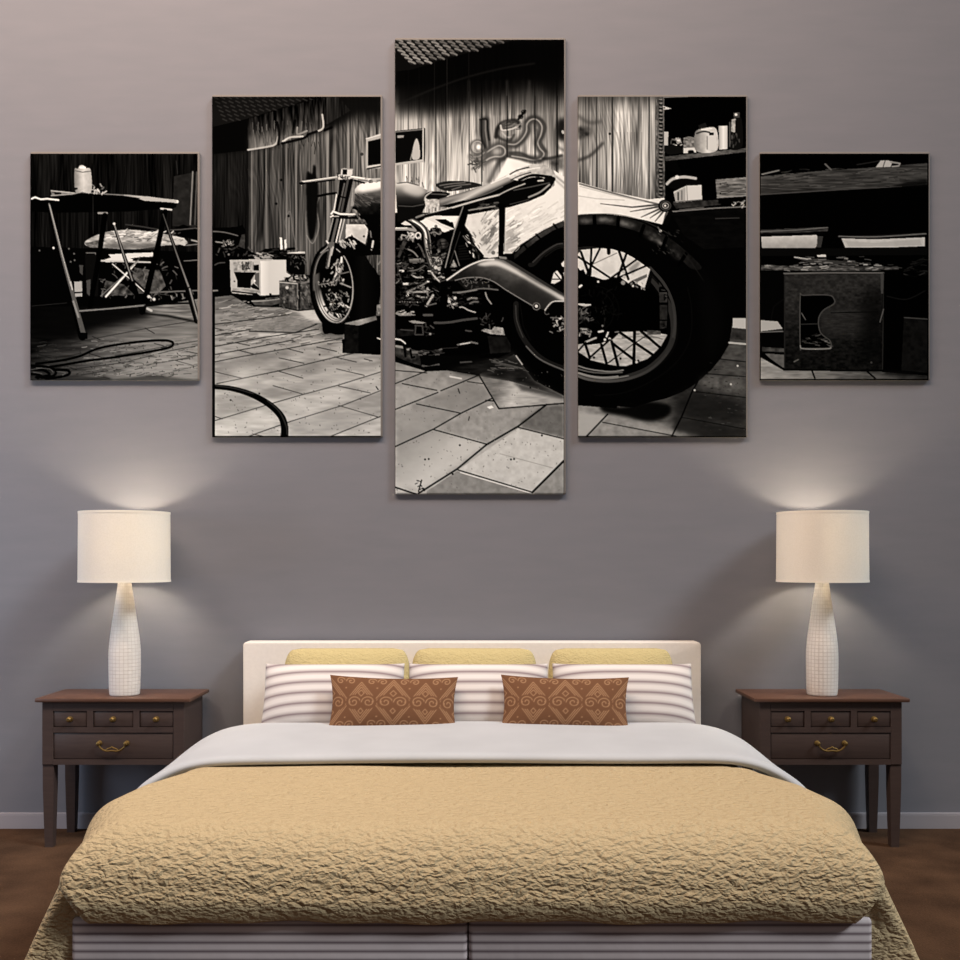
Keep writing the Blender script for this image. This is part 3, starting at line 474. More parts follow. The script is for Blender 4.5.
# engine bottom, stand, blocks
frame(390, 290, 7.385)
L([(500, 22), (580, 10), (640, 0)], 1.4, .5); L([(575, 70), (600, 60), (640, 62)], 2, .5, c=True); L([(590, 100), (620, 88), (650, 88)], 1.8, .42, c=True); L([(705, 20), (718, 60), (748, 102)], 1.5, .6, c=True); L([(515, 128), (540, 128), (580, 150), (630, 165)], 1.4, .7, c=True); specks(430, 50, 500, 130, 24, 93, (.2, .9), (.7, 1.7), (1, 3)); D([(437, 85), (480, 60)], 1.6, .8)
L([(50, 172), (90, 182), (155, 180)], 2.6, .55, c=True); specks(50, 150, 170, 185, 14, 94, (.4, .9), (.8, 1.6), (1, 4), (-15, 15)); L([(250, 185), (310, 185)], 2.4, .35); L([(270, 120), (315, 40)], 1.8, .7); L([(260, 118), (340, 100)], 1.4, .4)
P([(135, 230), (180, 225), (265, 240), (240, 250), (170, 246)], .6); L([(330, 242), (430, 240), (540, 222), (640, 210)], 2.4, .3, c=True); P([(430, 232), (560, 215), (570, 225), (430, 246)], .3); L([(185, 262), (240, 265), (245, 330), (185, 330), (190, 265)], 1.4, .28); P([(50, 290), (180, 285), (180, 335), (50, 345)], .09, n=.08); specks(250, 260, 330, 335, 12, 95, (.1, .35), (.7, 1.4), (1, 4)); D([(297, 325)], 1.2, .6); L([(80, 293), (170, 300)], 1, .3); L([(40, 362), (80, 370), (112, 395)], 1.8, .85, c=True); P([(40, 375), (80, 375), (110, 398), (60, 392)], .05)
L([(500, 405), (560, 395), (600, 385), (645, 395)], 1.8, .45); L([(520, 400), (590, 390)], 1, .85); L([(380, 432), (500, 425)], .8, .2); L([(560, 300), (600, 305)], 1.6, .3); specks(660, 180, 830, 260, 16, 96, (.1, .35), (.7, 1.4), (1, 5))
P([(670, 300), (700, 285), (750, 295), (770, 270), (835, 280), (850, 335), (740, 325)], .6, n=.3, ns=(2, 3)); P([(720, 340), (860, 345), (890, 400), (890, 460), (740, 470)], .1, n=.06)
P([(40, 410), (110, 420), (150, 435), (215, 450), (230, 560), (130, 530), (40, 490)], .2, n=.2, ns=(4, 4)); L([(45, 415), (100, 425)], 2.4, .6); L([(130, 440), (150, 436)], 2, .6); L([(165, 460), (205, 460)], 2.6, .45); L([(105, 420), (115, 490)], 2.4, .03); L([(150, 440), (160, 500), (180, 495)], 2, .03); specks(210, 440, 360, 480, 22, 97, (.1, .45), (.8, 1.8), (2, 6), (-20, 20)); L([(240, 560), (290, 568), (360, 550)], 2, .35); P([(230, 570), (360, 555), (380, 590), (280, 600)], .03); L([(40, 500), (150, 545), (270, 595)], 2, .02); L([(520, 535), (600, 530)], 1.6, .3); L([(750, 530), (860, 560), (930, 580)], 1.2, .35, .8); P([(650, 480), (900, 460), (800, 500), (660, 505)], .02)
# tank end, saddle
frame(390, 150, 5.333)
P([(30, 180), (80, 170), (140, 185), (200, 215), (185, 260), (190, 300), (165, 345), (110, 370), (40, 385)], ((100, 175, .88), (100, 215, .5), (100, 255, .2), (100, 300, .06))); P(curve([(70, 195), (130, 185), (190, 220), (150, 250), (80, 225)], True), .85, .7, blur=2); L([(40, 178), (90, 172), (150, 188)], 1.2, .4); L([(45, 298), (120, 302), (180, 290)], .9, .3)
P(curve([(245, 185), (290, 168), (370, 165), (440, 172), (490, 190), (400, 210), (320, 220), (270, 210)], True), .14); 
for q in ([(265, 190), (330, 180), (400, 175)], [(290, 200), (350, 190), (430, 182)], [(330, 212), (380, 196)]): L(q, 1.1, .45, .9, c=True)
P(curve([(185, 240), (215, 222), (270, 222), (320, 235), (260, 265), (200, 262)], True), .06); L([(185, 268), (192, 245), (220, 225)], 1.4, .7, c=True); L([(220, 235), (300, 238)], 1, .35)
P(curve([(188, 290), (195, 268), (250, 262), (265, 290), (240, 308), (200, 312)], True), .72, n=.3, ns=(2, 2))
P([(262, 262), (400, 222), (540, 175), (630, 130), (680, 120), (700, 150), (640, 195), (560, 240), (420, 275), (265, 308)], ((450, 200, .35), (462, 225, .8), (480, 255, .2)))
P([(262, 268), (400, 228), (540, 180), (660, 135), (690, 145), (560, 200), (420, 240), (262, 285)], .78, .7, blur=1.2); L([(540, 178), (640, 135), (680, 130)], 1.4, .9)
P([(265, 300), (420, 262), (560, 215), (660, 165), (760, 130), (860, 140), (882, 158), (860, 200), (820, 240), (740, 275), (640, 305), (420, 345), (360, 352), (180, 350), (330, 310)], .035)
L([(180, 350), (330, 308), (480, 265), (580, 240)], 1.8, .75, c=True); L([(580, 240), (640, 210), (720, 180)], 1.2, .7, c=True); L([(400, 270), (520, 232), (600, 195)], 1, .4, c=True)
L([(740, 252), (800, 225), (850, 185)], 1.8, .6, c=True); L([(660, 215), (760, 195), (850, 175)], 1.2, .3, c=True); specks(440, 275, 560, 320, 22, 98, (.1, .5), (.6, 1.6), (2, 6), (-20, 0)); L([(420, 322), (480, 312), (560, 300)], 1.4, .55); L([(640, 290), (740, 265)], .9, .25)
P(curve([(620, 140), (650, 110), (700, 92), (770, 75), (830, 82), (875, 120), (882, 150), (850, 165), (800, 145), (740, 150), (690, 165)], True), ((700, 80, .9), (780, 150, .68)), n=.16, ns=(3, 2.5))
L([(640, 130), (680, 108), (740, 92)], 1.3, .1, .9, c=True); L([(620, 145), (680, 122), (760, 100), (800, 95)], .9, .95, .9, c=True); L([(690, 160), (760, 135), (860, 145)], 2.6, .03, c=True); L([(645, 160), (690, 138), (750, 120)], 1.2, .15, .8, c=True); L([(790, 165), (840, 160)], 1.6, .75)
P(curve([(840, 140), (882, 150), (870, 172), (820, 165)], True), .06)
# frame struts
P([(385, 300), (420, 300), (400, 360), (320, 530), (310, 530), (360, 400)], .02); L([(390, 302), (345, 430), (318, 530)], 1.1, .5)
P([(582, 300), (614, 300), (606, 470), (604, 533), (578, 533), (582, 400)], .02); P([(240, 370), (330, 370), (345, 420), (270, 390)], .03); P([(160, 352), (330, 310), (340, 325), (190, 362)], .06); L([(140, 360), (180, 345)], 2, .5); P([(270, 352), (360, 352), (350, 382), (320, 384)], .93); P([(185, 362), (250, 365), (345, 420), (330, 430), (250, 410), (200, 390)], .0, 0)
frame(480, 200, 7.389); P([(143, 30), (188, 30), (172, 420), (135, 415)], .02); L([(186, 60), (178, 380)], .6, .25); P([(135, 400), (240, 395), (250, 430), (220, 450), (170, 415)], .03); L([(150, 425), (190, 430)], 2.4, .5)

# ------------------------------------------------------------ fourth canvas: rear wheel and shelves
panel(3); frame(565, 85, 5.0526)
P([(0, 0), (960, 0), (960, 2000), (0, 2000)], .025)
boards([(60, 40), (460, 40), (460, 660), (60, 660)], ((0, 60, .4), (0, 140, .66), (0, 420, .62), (0, 580, .5)), 101, [(160, .06, 1.3), (167, .6, .6), (240, .05, 1.5), (425, .08, 1.2), (433, .7, .8), (455, .1, .8)], amp=.34)
P([(60, 50), (240, 50), (240, 240), (60, 300)], .3, .35, blur=8); P([(60, 45), (470, 45), (470, 75), (60, 80)], .2, .4, blur=3)
L([(65, 155), (120, 190), (180, 185)], 3.2, .25, .6, blur=1.2, c=True); L([(70, 380), (130, 355), (190, 295)], 3.0, .18, .75, blur=1, c=True); P([(65, 210), (130, 215), (120, 265), (65, 275)], .18, .7, blur=1.5, n=.3); D([(226, 247)], 1.2, .05)
for x in range(8): L(curve([(262+x*18, 240), (285+x*14, 400), (300+x*9, 560)]), 1, .3, .35)
# perforated upright
P([(458, 55), (500, 55), (505, 570), (462, 570)], .35, n=.3, ns=(1, 3))
for i in range(26):
    y = 80+i*19; L([(478, y), (490, y+2)], 1.8, .03, .9); L([(478, y-6), (488, y-5)], .8, .7, .7)
P([(500, 60), (920, 60), (920, 640), (520, 640)], .012)
L([(500, 62), (620, 58)], 1, .5); P([(495, 105), (540, 120), (498, 126)], .8); D([(503, 116)], .8, .1)
# shelf with bottles
P([(505, 362), (920, 318), (920, 338), (508, 385)], ((505, 0, .28), (760, 0, .42), (920, 0, .3)), n=.15, ns=(3, 1)); P([(505, 385), (560, 378), (590, 450), (520, 430)], .03)
P([(500, 235), (522, 237), (520, 305), (500, 305)], .75); specks(535, 270, 590, 305, 16, 103, (.4, .95), (.8, 1.8), (1, 4)); P(curve([(505, 310), (570, 308), (595, 340), (520, 350)], True), .08)
P([(598, 268), (625, 260), (662, 266), (662, 340), (640, 345), (598, 345)], .5, n=.35, ns=(2, 2)); P([(598, 318), (662, 316), (662, 342), (598, 345)], .85); E(636, 338, 16, 10, .05)
P(curve([(655, 250), (680, 222), (720, 215), (765, 225), (768, 330), (665, 335)], True), ((655, 0, .5), (720, 0, .85), (768, 0, .8)), n=.1); L([(665, 245), (700, 235), (730, 240)], 1.6, .2, .9, c=True); P([(672, 205), (710, 190), (720, 215), (680, 225)], .12); L([(690, 225), (740, 220)], 1.6, .9); P([(722, 252), (765, 252), (766, 328), (722, 330)], .84); P([(728, 240), (752, 240), (750, 254), (730, 254)], .06); L([(718, 260), (718, 325)], 1, .5)
P([(777, 208), (820, 206), (820, 324), (778, 327)], ((777, 0, .7), (800, 0, .95), (820, 0, .8)))
P(curve([(830, 190), (852, 165), (880, 162), (895, 185), (895, 312), (832, 318)], True), .08); P([(842, 175), (862, 170), (858, 240), (838, 235)], .7, n=.3); P([(850, 140), (882, 138), (882, 165), (852, 165)], .3); D([(864, 150)], 1.4, .9); L([(832, 190), (832, 310)], 1.2, .35); specks(835, 240, 880, 310, 14, 104, (.2, .4), (.7, 1.4), (1, 4), (70, 110))
# lower shelf
P(curve([(512, 495), (540, 468), (600, 458), (650, 465), (690, 500), (640, 510), (560, 525), (520, 515)], True), .05); L([(515, 500), (545, 475), (600, 465), (660, 472)], 2.8, .75, c=True); D([(566, 466)], 2, .9)
P([(548, 540), (610, 510), (690, 505), (692, 582), (560, 595)], .85); P([(550, 545), (608, 515), (608, 585), (560, 592)], .68); L([(572, 545), (572, 580)], 1.6, .25); L([(590, 535), (590, 580)], 1, .4); L([(615, 508), (618, 585)], .9, .6); L([(550, 592), (692, 580)], 1, .4)
P([(545, 598), (700, 585), (780, 580), (790, 605), (560, 625)], .2, n=.12); P([(760, 478), (920, 468), (920, 560), (768, 570)], .46, n=.3, ns=(9, 1.2)); P([(760, 478), (920, 466), (920, 480), (770, 486)], .55, n=.3); L([(768, 570), (920, 560)], 1, .6); D([(785, 500), (785, 548)], .9, .08); specks(780, 490, 915, 555, 22, 105, (.2, .35), (.6, 1), (3, 10), (-8, 0)); P([(775, 572), (920, 562), (920, 590), (775, 600)], .02)
L([(540, 640), (760, 622), (920, 615)], 1.3, .5); L([(580, 632), (700, 618)], 1.4, .35); specks(850, 590, 910, 612, 14, 106, (.4, .8), (.7, 1.5), (1, 3)); P([(535, 645), (905, 625), (905, 820), (700, 830), (600, 760)], .05, n=.03, ns=(8, 3)); L([(760, 675), (880, 672)], .9, .25)
# hose reel and stretched cloth
P([(65, 490), (240, 540), (420, 578), (500, 570), (530, 620), (490, 705), (390, 680), (230, 655), (65, 665)], .93, n=.04); L([(75, 500), (200, 535), (350, 575), (470, 602)], 1.8, .42, .9); L([(75, 512), (230, 552), (400, 590)], 1, .75)
for q in ([(470, 605), (340, 618), (180, 600)], [(475, 615), (330, 640)], [(480, 625), (385, 668)], [(490, 632), (430, 672)], [(500, 635), (455, 690)], [(515, 635), (495, 700)]): L(q, (2.2, .8), .22, .85)
L([(65, 560), (160, 575), (300, 582)], .8, .75); P([(525, 630), (545, 640), (520, 710), (495, 700)], .04)
E(508, 610, 37, 32, .03); L(ell(508, 610, 26, 22), 1, .3); L(ell(508, 610, 15, 13), 1.2, .6); D([(506, 610)], 1.1, .9)
# tyre
frame(565, 85, 5.0526); KX, KY = 5.0526, 0
frame(565, 170, 5.0526)
P(curve([(60, 228), (140, 222), (220, 224), (330, 240), (430, 275), (540, 335), (650, 420), (740, 520), (800, 620), (835, 720), (840, 800), (820, 885), (780, 955), (690, 1055), (590, 1123), (480, 1163), (350, 1178), (200, 1168), (60, 1148)], False), .022)
# tread blocks on the crown
P(curve([(62, 232), (140, 226), (260, 232), (380, 262), (500, 325), (600, 400), (690, 490), (640, 500), (560, 430), (450, 350), (330, 300), (200, 275), (62, 275)], True), .11, n=.06)
for (x, y, w, h, r, v) in ((105, 255, 36, 14, -2, .32), (205, 252, 42, 12, 4, .42), (310, 272, 44, 14, 14, .36), (440, 338, 52, 20, 30, .22), (480, 368, 26, 8, 35, .42), (560, 430, 40, 16, 42, .16)):
    E(x, y, w, h, v, r, blur=1.2, n=.2)
D([(482, 308)], 1.3, .9); L([(470, 290), (484, 312)], 1.2, .5); specks(440, 300, 620, 420, 30, 111, (.12, .3), (.4, .9), (1, 3), (20, 60))
for q in ([(148, 232), (150, 272)], [(270, 240), (266, 290)], [(398, 282), (380, 330)], [(512, 342), (490, 400)], [(610, 425), (575, 480)]): L(curve(q), 3.6, .012)
L([(62, 226), (220, 222), (330, 238), (430, 272), (540, 332)], .8, .3, .6, c=True); L([(600, 420), (640, 470), (700, 560)], 1, .14, .8, c=True)
P(curve([(690, 490), (760, 600), (800, 720), (790, 850), (720, 960), (700, 800), (680, 640)], True), .045, .8, blur=5)
# wheel opening
RC = (120, 680)
def wl(rx, ry, a0, a1): return ell(165, 640, rx, ry, 12, a0, a1)
frame(565, 260, 5.0526)
L([(62, -48), (140, -52), (230, -30), (330, 20), (410, 70), (480, 150), (530, 240), (548, 330), (540, 410), (500, 480), (420, 550), (320, 590), (220, 608), (130, 600), (62, 580)], 5.6, .2, c=True)
L([(62, -56), (140, -60), (240, -38), (340, 12), (425, 72), (500, 155), (548, 240), (568, 330), (560, 420), (515, 495), (430, 565), (330, 606), (220, 622), (130, 614), (62, 592)], 1.3, .06, .9, c=True)
L([(430, 40), (500, 120), (545, 220), (556, 320), (545, 400)], 3, .26, .9, c=True); L([(545, 400), (500, 490), (420, 560), (320, 600), (220, 613), (120, 604), (62, 585)], (3, 2.4), (.2, .4), c=True); L([(62, 572), (130, 592), (220, 600), (320, 585)], 1.2, .6, .8, c=True)
P(curve([(62, -35), (140, -38), (220, -20), (310, 28), (390, 78), (455, 160), (500, 250), (515, 330), (505, 400), (470, 450), (400, 510), (320, 535), (220, 540), (130, 520), (62, 480)], False), .012)
L([(620, 140), (640, 260), (630, 400), (560, 520), (440, 610), (300, 670), (150, 685)], 1, .06, .9, c=True)
frame(570, 200, 9.6)
P([(70, 520), (110, 480), (280, 462), (400, 470), (520, 505), (620, 560), (770, 665), (750, 760), (715, 850), (650, 810), (560, 800), (480, 740), (400, 745), (330, 770), (240, 740), (150, 720), (100, 680), (70, 640)], .87, n=.06)
P([(560, 660), (640, 590), (680, 600), (600, 720)], .55, .8, blur=1); P([(600, 770), (740, 710), (740, 740), (640, 790)], .3, .8); P([(290, 640), (440, 620), (400, 720), (300, 700)], .8, .6, blur=2); L([(210, 620), (450, 510)], .8, .45); P([(770, 665), (800, 700), (760, 850), (715, 850)], .05)
P([(70, 690), (130, 665), (160, 735), (230, 735), (300, 765), (340, 765), (400, 745), (470, 740), (500, 760), (560, 800), (600, 770), (650, 810), (720, 860), (720, 960), (60, 960)], .015)
for q, w in (([(105, 500), (190, 735)], 2.4), ([(205, 465), (195, 720)], 2.2), ([(285, 470), (160, 720)], 2), ([(70, 540), (380, 745)], 2), ([(470, 490), (560, 760)], 2.4), ([(540, 520), (460, 740)], 2.4), ([(640, 570), (400, 745)], 2), ([(735, 630), (480, 740)], 2)): L(q, w, .02)
L([(370, 460), (372, 510)], 3.6, .03); D([(510, 795)], 2.2, .6); D([(520, 740), (515, 690)], 1.6, .75); D([(100, 828), (270, 785), (605, 825), (705, 830)], 1.2, .85); L([(90, 835), (110, 820)], 2, .9); specks(580, 790, 720, 850, 12, 112, (.5, .9), (.8, 1.6), (1, 2))
# writing on the inner tyre
frame(570, 280, 9.6)
P([(855, 20), (900, 60), (940, 110), (945, 300), (930, 470), (860, 490)], .02); P([(855, 120), (930, 120), (935, 215), (858, 215)], .22, n=.1); P([(860, 240), (935, 240), (932, 380), (860, 380)], .17, n=.1); P([(862, 395), (930, 395), (925, 460), (862, 470)], .17, n=.14); P([(855, 20), (885, 60), (855, 70)], .2)
L([(905, 140), (905, 195), (925, 170), (905, 165)], 1, .05); L([(925, 145), (905, 140)], 1, .05); L([(890, 420), (910, 440), (890, 450)], 1, .05); L([(880, 95), (910, 100)], 1, .25)
# hub and brake disc
P(ell(260, 300, 240, 250), .012); L(ell(250, 300, 170, 190, 0, -80, 60), 1, .05); L(ell(240, 300, 230, 240, 0, -90, 20), .9, .045); specks(100, 60, 460, 420, 40, 113, (.03, .09), (.6, 1.4), (2, 7))
P([(75, 225), (200, 232), (200, 245), (140, 255), (80, 240)], .8); specks(75, 260, 200, 400, 46, 114, (.08, .5), (.6, 1.6), (1, 4)); L([(105, 470), (170, 475)], 2, .6); specks(80, 480, 200, 530, 22, 115, (.2, .7), (.6, 1.6), (1, 3)); D([(312, 440)], 1.1, .5); specks(300, 220, 350, 420, 14, 116, (.06, .16), (.6, 1.4), (1, 3)); L([(275, 498), (315, 490)], 2, .85)
# floor through the spokes
P([(75, 620), (130, 610), (160, 625), (290, 610), (370, 585), (410, 570), (480, 500), (620, 495), (680, 490), (870, 515), (935, 525), (870, 640), (800, 710), (740, 760), (680, 780), (620, 800), (540, 825), (450, 825), (340, 805), (200, 770), (80, 690)], .74, n=.18, ns=(6, 1.4))
specks(420, 500, 860, 560, 26, 117, (.4, .6), (.6, 1.2), (3, 10), (-8, 8)); P([(740, 480), (870, 490), (870, 525), (740, 525)], .35, .8, n=.3, ns=(4, 1)); L([(380, 790), (600, 620), (740, 530)], 1, .16)
P([(140, 590), (250, 545), (260, 560), (150, 606)], .72); P([(340, 545), (360, 495), (375, 500), (355, 555)], .85); D([(335, 573), (380, 565)], 1.3, .85); L([(300, 620), (330, 600)], 1.4, .8)
for q, w in (([(145, 610), (190, 750)], 2.6), ([(300, 620), (350, 800)], 2.6), ([(400, 590), (460, 820)], 2.8), ([(620, 490), (612, 800)], 3), ([(480, 505), (790, 715)], 2.6), ([(680, 490), (860, 645)], 2.6), ([(190, 745), (380, 575)], 2), ([(410, 610), (620, 770)], 2.6), ([(80, 680), (150, 600)], 1.8), ([(360, 800), (440, 740)], 1.2)): L(q, w, .02)
D([(230, 745), (485, 755), (610, 780), (655, 775), (860, 640)], 1.2, .04); D([(640, 790)], 1.4, .8)
P(curve([(75, 700), (200, 770), (340, 808), (450, 828), (560, 825), (640, 800), (680, 780), (660, 830), (540, 870), (400, 890), (230, 870), (75, 800)], True), .015)
for q, v in (([(80, 825), (160, 850), (260, 868), (400, 880), (510, 865)], .55), ([(80, 855), (180, 880), (300, 892), (440, 890), (500, 885)], .4), ([(80, 890), (200, 922), (330, 935), (460, 925)], .6)): L(q, 1.5, v, .95, c=True)
D([(640, 770)], .1, .1)
# floor below
frame(565, 260, 5.0526)
P([(850, 292), (915, 292), (915, 420), (830, 425)], .3); P([(848, 295), (912, 295), (912, 348), (846, 342)], .78); P([(845, 345), (912, 350), (912, 405), (835, 400)], .2, n=.1); L([(830, 418), (912, 425)], 2, .75)
P([(830, 425), (915, 430), (915, 890), (65, 890), (65, 735), (200, 735), (350, 745), (430, 718), (510, 700), (590, 668), (645, 636), (690, 600), (740, 554), (785, 500), (812, 455)], ((750, 460, .3), (760, 620, .28), (640, 760, .2), (400, 860, .6)), n=.12, ns=(7, 3))
P([(700, 590), (800, 600), (915, 620), (915, 690), (780, 670), (680, 650)], .42, .7, blur=4, n=.2); P([(560, 690), (660, 660), (900, 700), (915, 840), (600, 800), (540, 830)], .12, .8, blur=5); P([(65, 770), (220, 790), (160, 850), (100, 890), (65, 890)], .72, .9, blur=1); P([(220, 800), (400, 830), (620, 870), (640, 895), (110, 895)], .6, .85, blur=2.5, n=.12); P([(660, 870), (880, 890), (700, 898)], .1, .8, blur=2); P([(560, 800), (915, 855), (915, 890), (660, 885), (540, 860)], .14, .8, blur=2); P([(300, 820), (520, 850), (560, 880), (420, 870)], .8, .4, blur=3)
P(curve([(180, 735), (300, 740), (420, 715), (520, 730), (535, 765), (500, 800), (420, 815), (300, 790), (200, 770)], True), .025, .95, blur=1.6); P([(65, 700), (280, 700), (260, 750), (65, 735)], .02)
for q, w in (([(670, 615), (640, 670), (590, 790), (540, 890)], 1.6), ([(215, 780), (110, 890)], 1.6)): L(q, w, .03, .95)
for q in ([(780, 500), (915, 515)], [(720, 575), (915, 590)], [(655, 665), (915, 695)], [(590, 795), (915, 855)], [(190, 820), (400, 860), (560, 890)]): L(q, 1, .06, .8)
D([(655, 658), (838, 628), (872, 535)], 1, .85); specks(700, 520, 910, 860, 70, 118, (.08, .4), (.4, .8), (0, 3), (-5, 12))

# ------------------------------------------------------------ fifth canvas: work bench and crate
panel(4); frame(745, 140, 3.841)
P([(0, 0), (760, 0), (760, 960), (0, 960)], .015)
P([(60, 140), (300, 118), (500, 105), (620, 95), (700, 88), (700, 172), (600, 180), (400, 190), (60, 212)], ((300, 100, .24), (300, 150, .3), (300, 200, .22)), n=.18, ns=(16, 1.2)); L([(60, 210), (350, 192), (600, 178)], 1.2, .3)
specks(70, 110, 690, 180, 90, 121, (.12, .4), (.5, 1.2), (3, 14), (-8, -1)); P([(560, 180), (620, 160), (700, 150), (700, 178)], .05, .8, blur=1); P([(60, 60), (700, 60), (700, 85), (420, 105), (60, 125)], .012, .8, blur=1.5)
L([(65, 132), (130, 117)], 1.5, .5); L([(308, 93), (330, 114)], 1.8, .4); L([(430, 95), (520, 80)], 1.3, .15); P([(502, 105), (520, 80), (540, 78), (568, 82), (558, 104)], .75); L([(538, 80), (530, 104)], .9, .3); L([(560, 85), (595, 90), (590, 100), (565, 102)], 1.6, .6)
P([(60, 345), (180, 340), (320, 332), (318, 350), (200, 356), (60, 358)], .25, n=.2, ns=(6, 1)); L([(60, 352), (200, 346), (318, 336)], 1, .45)
P([(62, 372), (275, 365), (285, 390), (270, 415), (65, 415)], ((160, 365, .85), (160, 415, .66)), n=.06); P([(278, 370), (300, 370), (292, 412), (275, 412)], .25); L([(62, 362), (300, 357)], 1.3, .04)
P([(350, 372), (690, 355), (695, 368), (370, 380)], .1); L([(360, 370), (500, 372), (695, 360)], 1.2, .45, c=True); P([(370, 378), (500, 382), (690, 374), (690, 408), (580, 412), (385, 414)], .8, n=.05); P([(385, 388), (500, 395), (670, 382), (680, 405), (400, 411)], .7, .6); P([(60, 418), (700, 414), (700, 442), (60, 446)], .06)
L([(390, 258), (400, 330)], .8, .03); P([(60, 225), (700, 195), (700, 330), (330, 335), (60, 340)], .014, .6)
P([(62, 480), (200, 485), (360, 482), (480, 486), (590, 488), (590, 498), (370, 504), (62, 500)], .3, n=.35, ns=(4, 1)); specks(70, 478, 580, 500, 60, 122, (.15, .8), (.6, 1.4), (2, 8), (-8, 8))
P([(185, 452), (240, 455), (330, 462), (440, 470), (360, 478), (260, 475)], .25); L([(190, 450), (240, 458)], 1.4, .7); P([(275, 442), (310, 440), (312, 450), (280, 450)], .85); specks(200, 445, 460, 482, 34, 123, (.2, .75), (.6, 1.3), (2, 8), (-8, 12)); specks(600, 460, 690, 520, 16, 124, (.06, .16), (.8, 1.5), (3, 9), (-30, 10)); L([(610, 515), (650, 525), (690, 510)], 1.2, .2, c=True)
# crate
P([(62, 505), (150, 508), (530, 508), (533, 880), (150, 882), (62, 835)], .03); P([(152, 515), (528, 515), (528, 882), (152, 882)], ((160, 520, .19), (450, 540, .2), (480, 700, .1), (250, 870, .085)), n=.09, ns=(3, 2))
P([(290, 640), (480, 640), (470, 760), (300, 760), (275, 700)], .24, .6, blur=5, n=.08, ns=(8, 1)); P([(450, 600), (528, 560), (528, 860), (440, 850)], .05, .6, blur=5)
L([(150, 513), (340, 510), (532, 511)], 1.6, .42); L([(532, 512), (530, 700), (528, 880)], 1, .18); P([(520, 515), (533, 515), (530, 590), (522, 590)], .3); L([(518, 700), (532, 650)], 1, .4); L([(330, 664), (510, 660)], .8, .05); L([(152, 520), (152, 880)], 1.2, .16)
HO = curve([(212, 605), (225, 597), (320, 596), (342, 612), (340, 630), (300, 655), (282, 690), (290, 740), (325, 770), (330, 792), (315, 800), (225, 800), (212, 790)], True, 5)
P(HO, .012); L(np.concatenate([HO, HO[:1]]), 1.1, .32); L([(212, 790), (225, 802), (318, 802), (330, 795)], 1.2, .55, c=True)
specks(215, 750, 325, 795, 22, 125, (.15, .5), (.6, 1.3), (2, 7), (-15, 25)); L([(217, 665), (232, 690)], 1, .4); L([(215, 708), (280, 706)], .8, .25); L([(150, 610), (110, 640), (100, 690)], .8, .08)
L([(188, 852), (205, 843)], 1, .45); D([(485, 855)], 1.1, .28); L([(155, 880), (260, 885), (520, 886)], 1.4, .04)
P([(60, 692), (125, 697), (145, 725), (60, 735)], .72); L([(60, 738), (145, 735)], 1.2, .45); P([(60, 742), (148, 738), (148, 800), (60, 795)], .03); P([(65, 795), (150, 800), (150, 815), (65, 812)], .25, n=.2); P([(75, 820), (150, 825), (150, 875), (130, 870)], .4, n=.1); L([(60, 818), (150, 882)], 1.8, .02)
P([(610, 680), (700, 690), (700, 895), (600, 885)], .09, n=.05, ns=(4, 4)); L([(612, 682), (700, 688)], 1.1, .3); P([(540, 520), (700, 520), (700, 680), (610, 680), (600, 885), (540, 880)], .015, .9); L([(545, 600), (620, 612), (690, 580)], 1.2, .1, c=True)
P([(60, 835), (150, 886), (520, 890), (700, 905), (700, 918), (60, 918)], ((100, 0, .62), (350, 0, .45), (700, 0, .2)), n=.14, ns=(9, 1.5)); P([(530, 885), (620, 888), (700, 908), (540, 900)], .06, .8, blur=1.5); L([(258, 888), (268, 915)], 1.6, .03); L([(470, 890), (500, 916)], 1.6, .03)

# soften to the sharpness of a print, then one grey value per grid vertex
def print_values(px, py):
    """grey (sRGB) values of the print at picture columns px and rows py, crisped as a printed photograph is"""
    a = ART+.28*(ART-box_blur(ART, 3))
    a = .5*a+.125*(np.roll(a, 1, 0)+np.roll(a, -1, 0)+np.roll(a, 1, 1)+np.roll(a, -1, 1))
    gx = np.clip((np.asarray(px)-AX0)*SS-.5, 0, AW-2); gy = np.clip((np.asarray(py)-AY0)*SS-.5, 0, AH-2)
    xi = gx.astype(int); yi = gy.astype(int)
    fx = (gx-xi)[None]; fy = (gy-yi)[:, None]
    return np.clip((a[yi][:, xi]*(1-fx)+a[yi][:, xi+1]*fx)*(1-fy)+(a[yi+1][:, xi]*(1-fx)+a[yi+1][:, xi+1]*fx)*fy, 0, 1).astype(np.float32)
SUN, WARM_FILL, COOL_FILL, AMB, EXPO, LAMP_W, PRINT_GAIN = 2.6, 430, 55, .20, -.26, (21, 21), .90
# ---------------------------------------------------------------- the bedroom
import bpy, bmesh, math
from mathutils import Vector, Matrix
R = math.radians
C = bpy.context.scene.collection

def lin(r, g, b):
    f = lambda c: (c/255/12.92) if c/255 <= .04045 else ((c/255+.055)/1.055)**2.4
    return (f(r), f(g), f(b), 1)

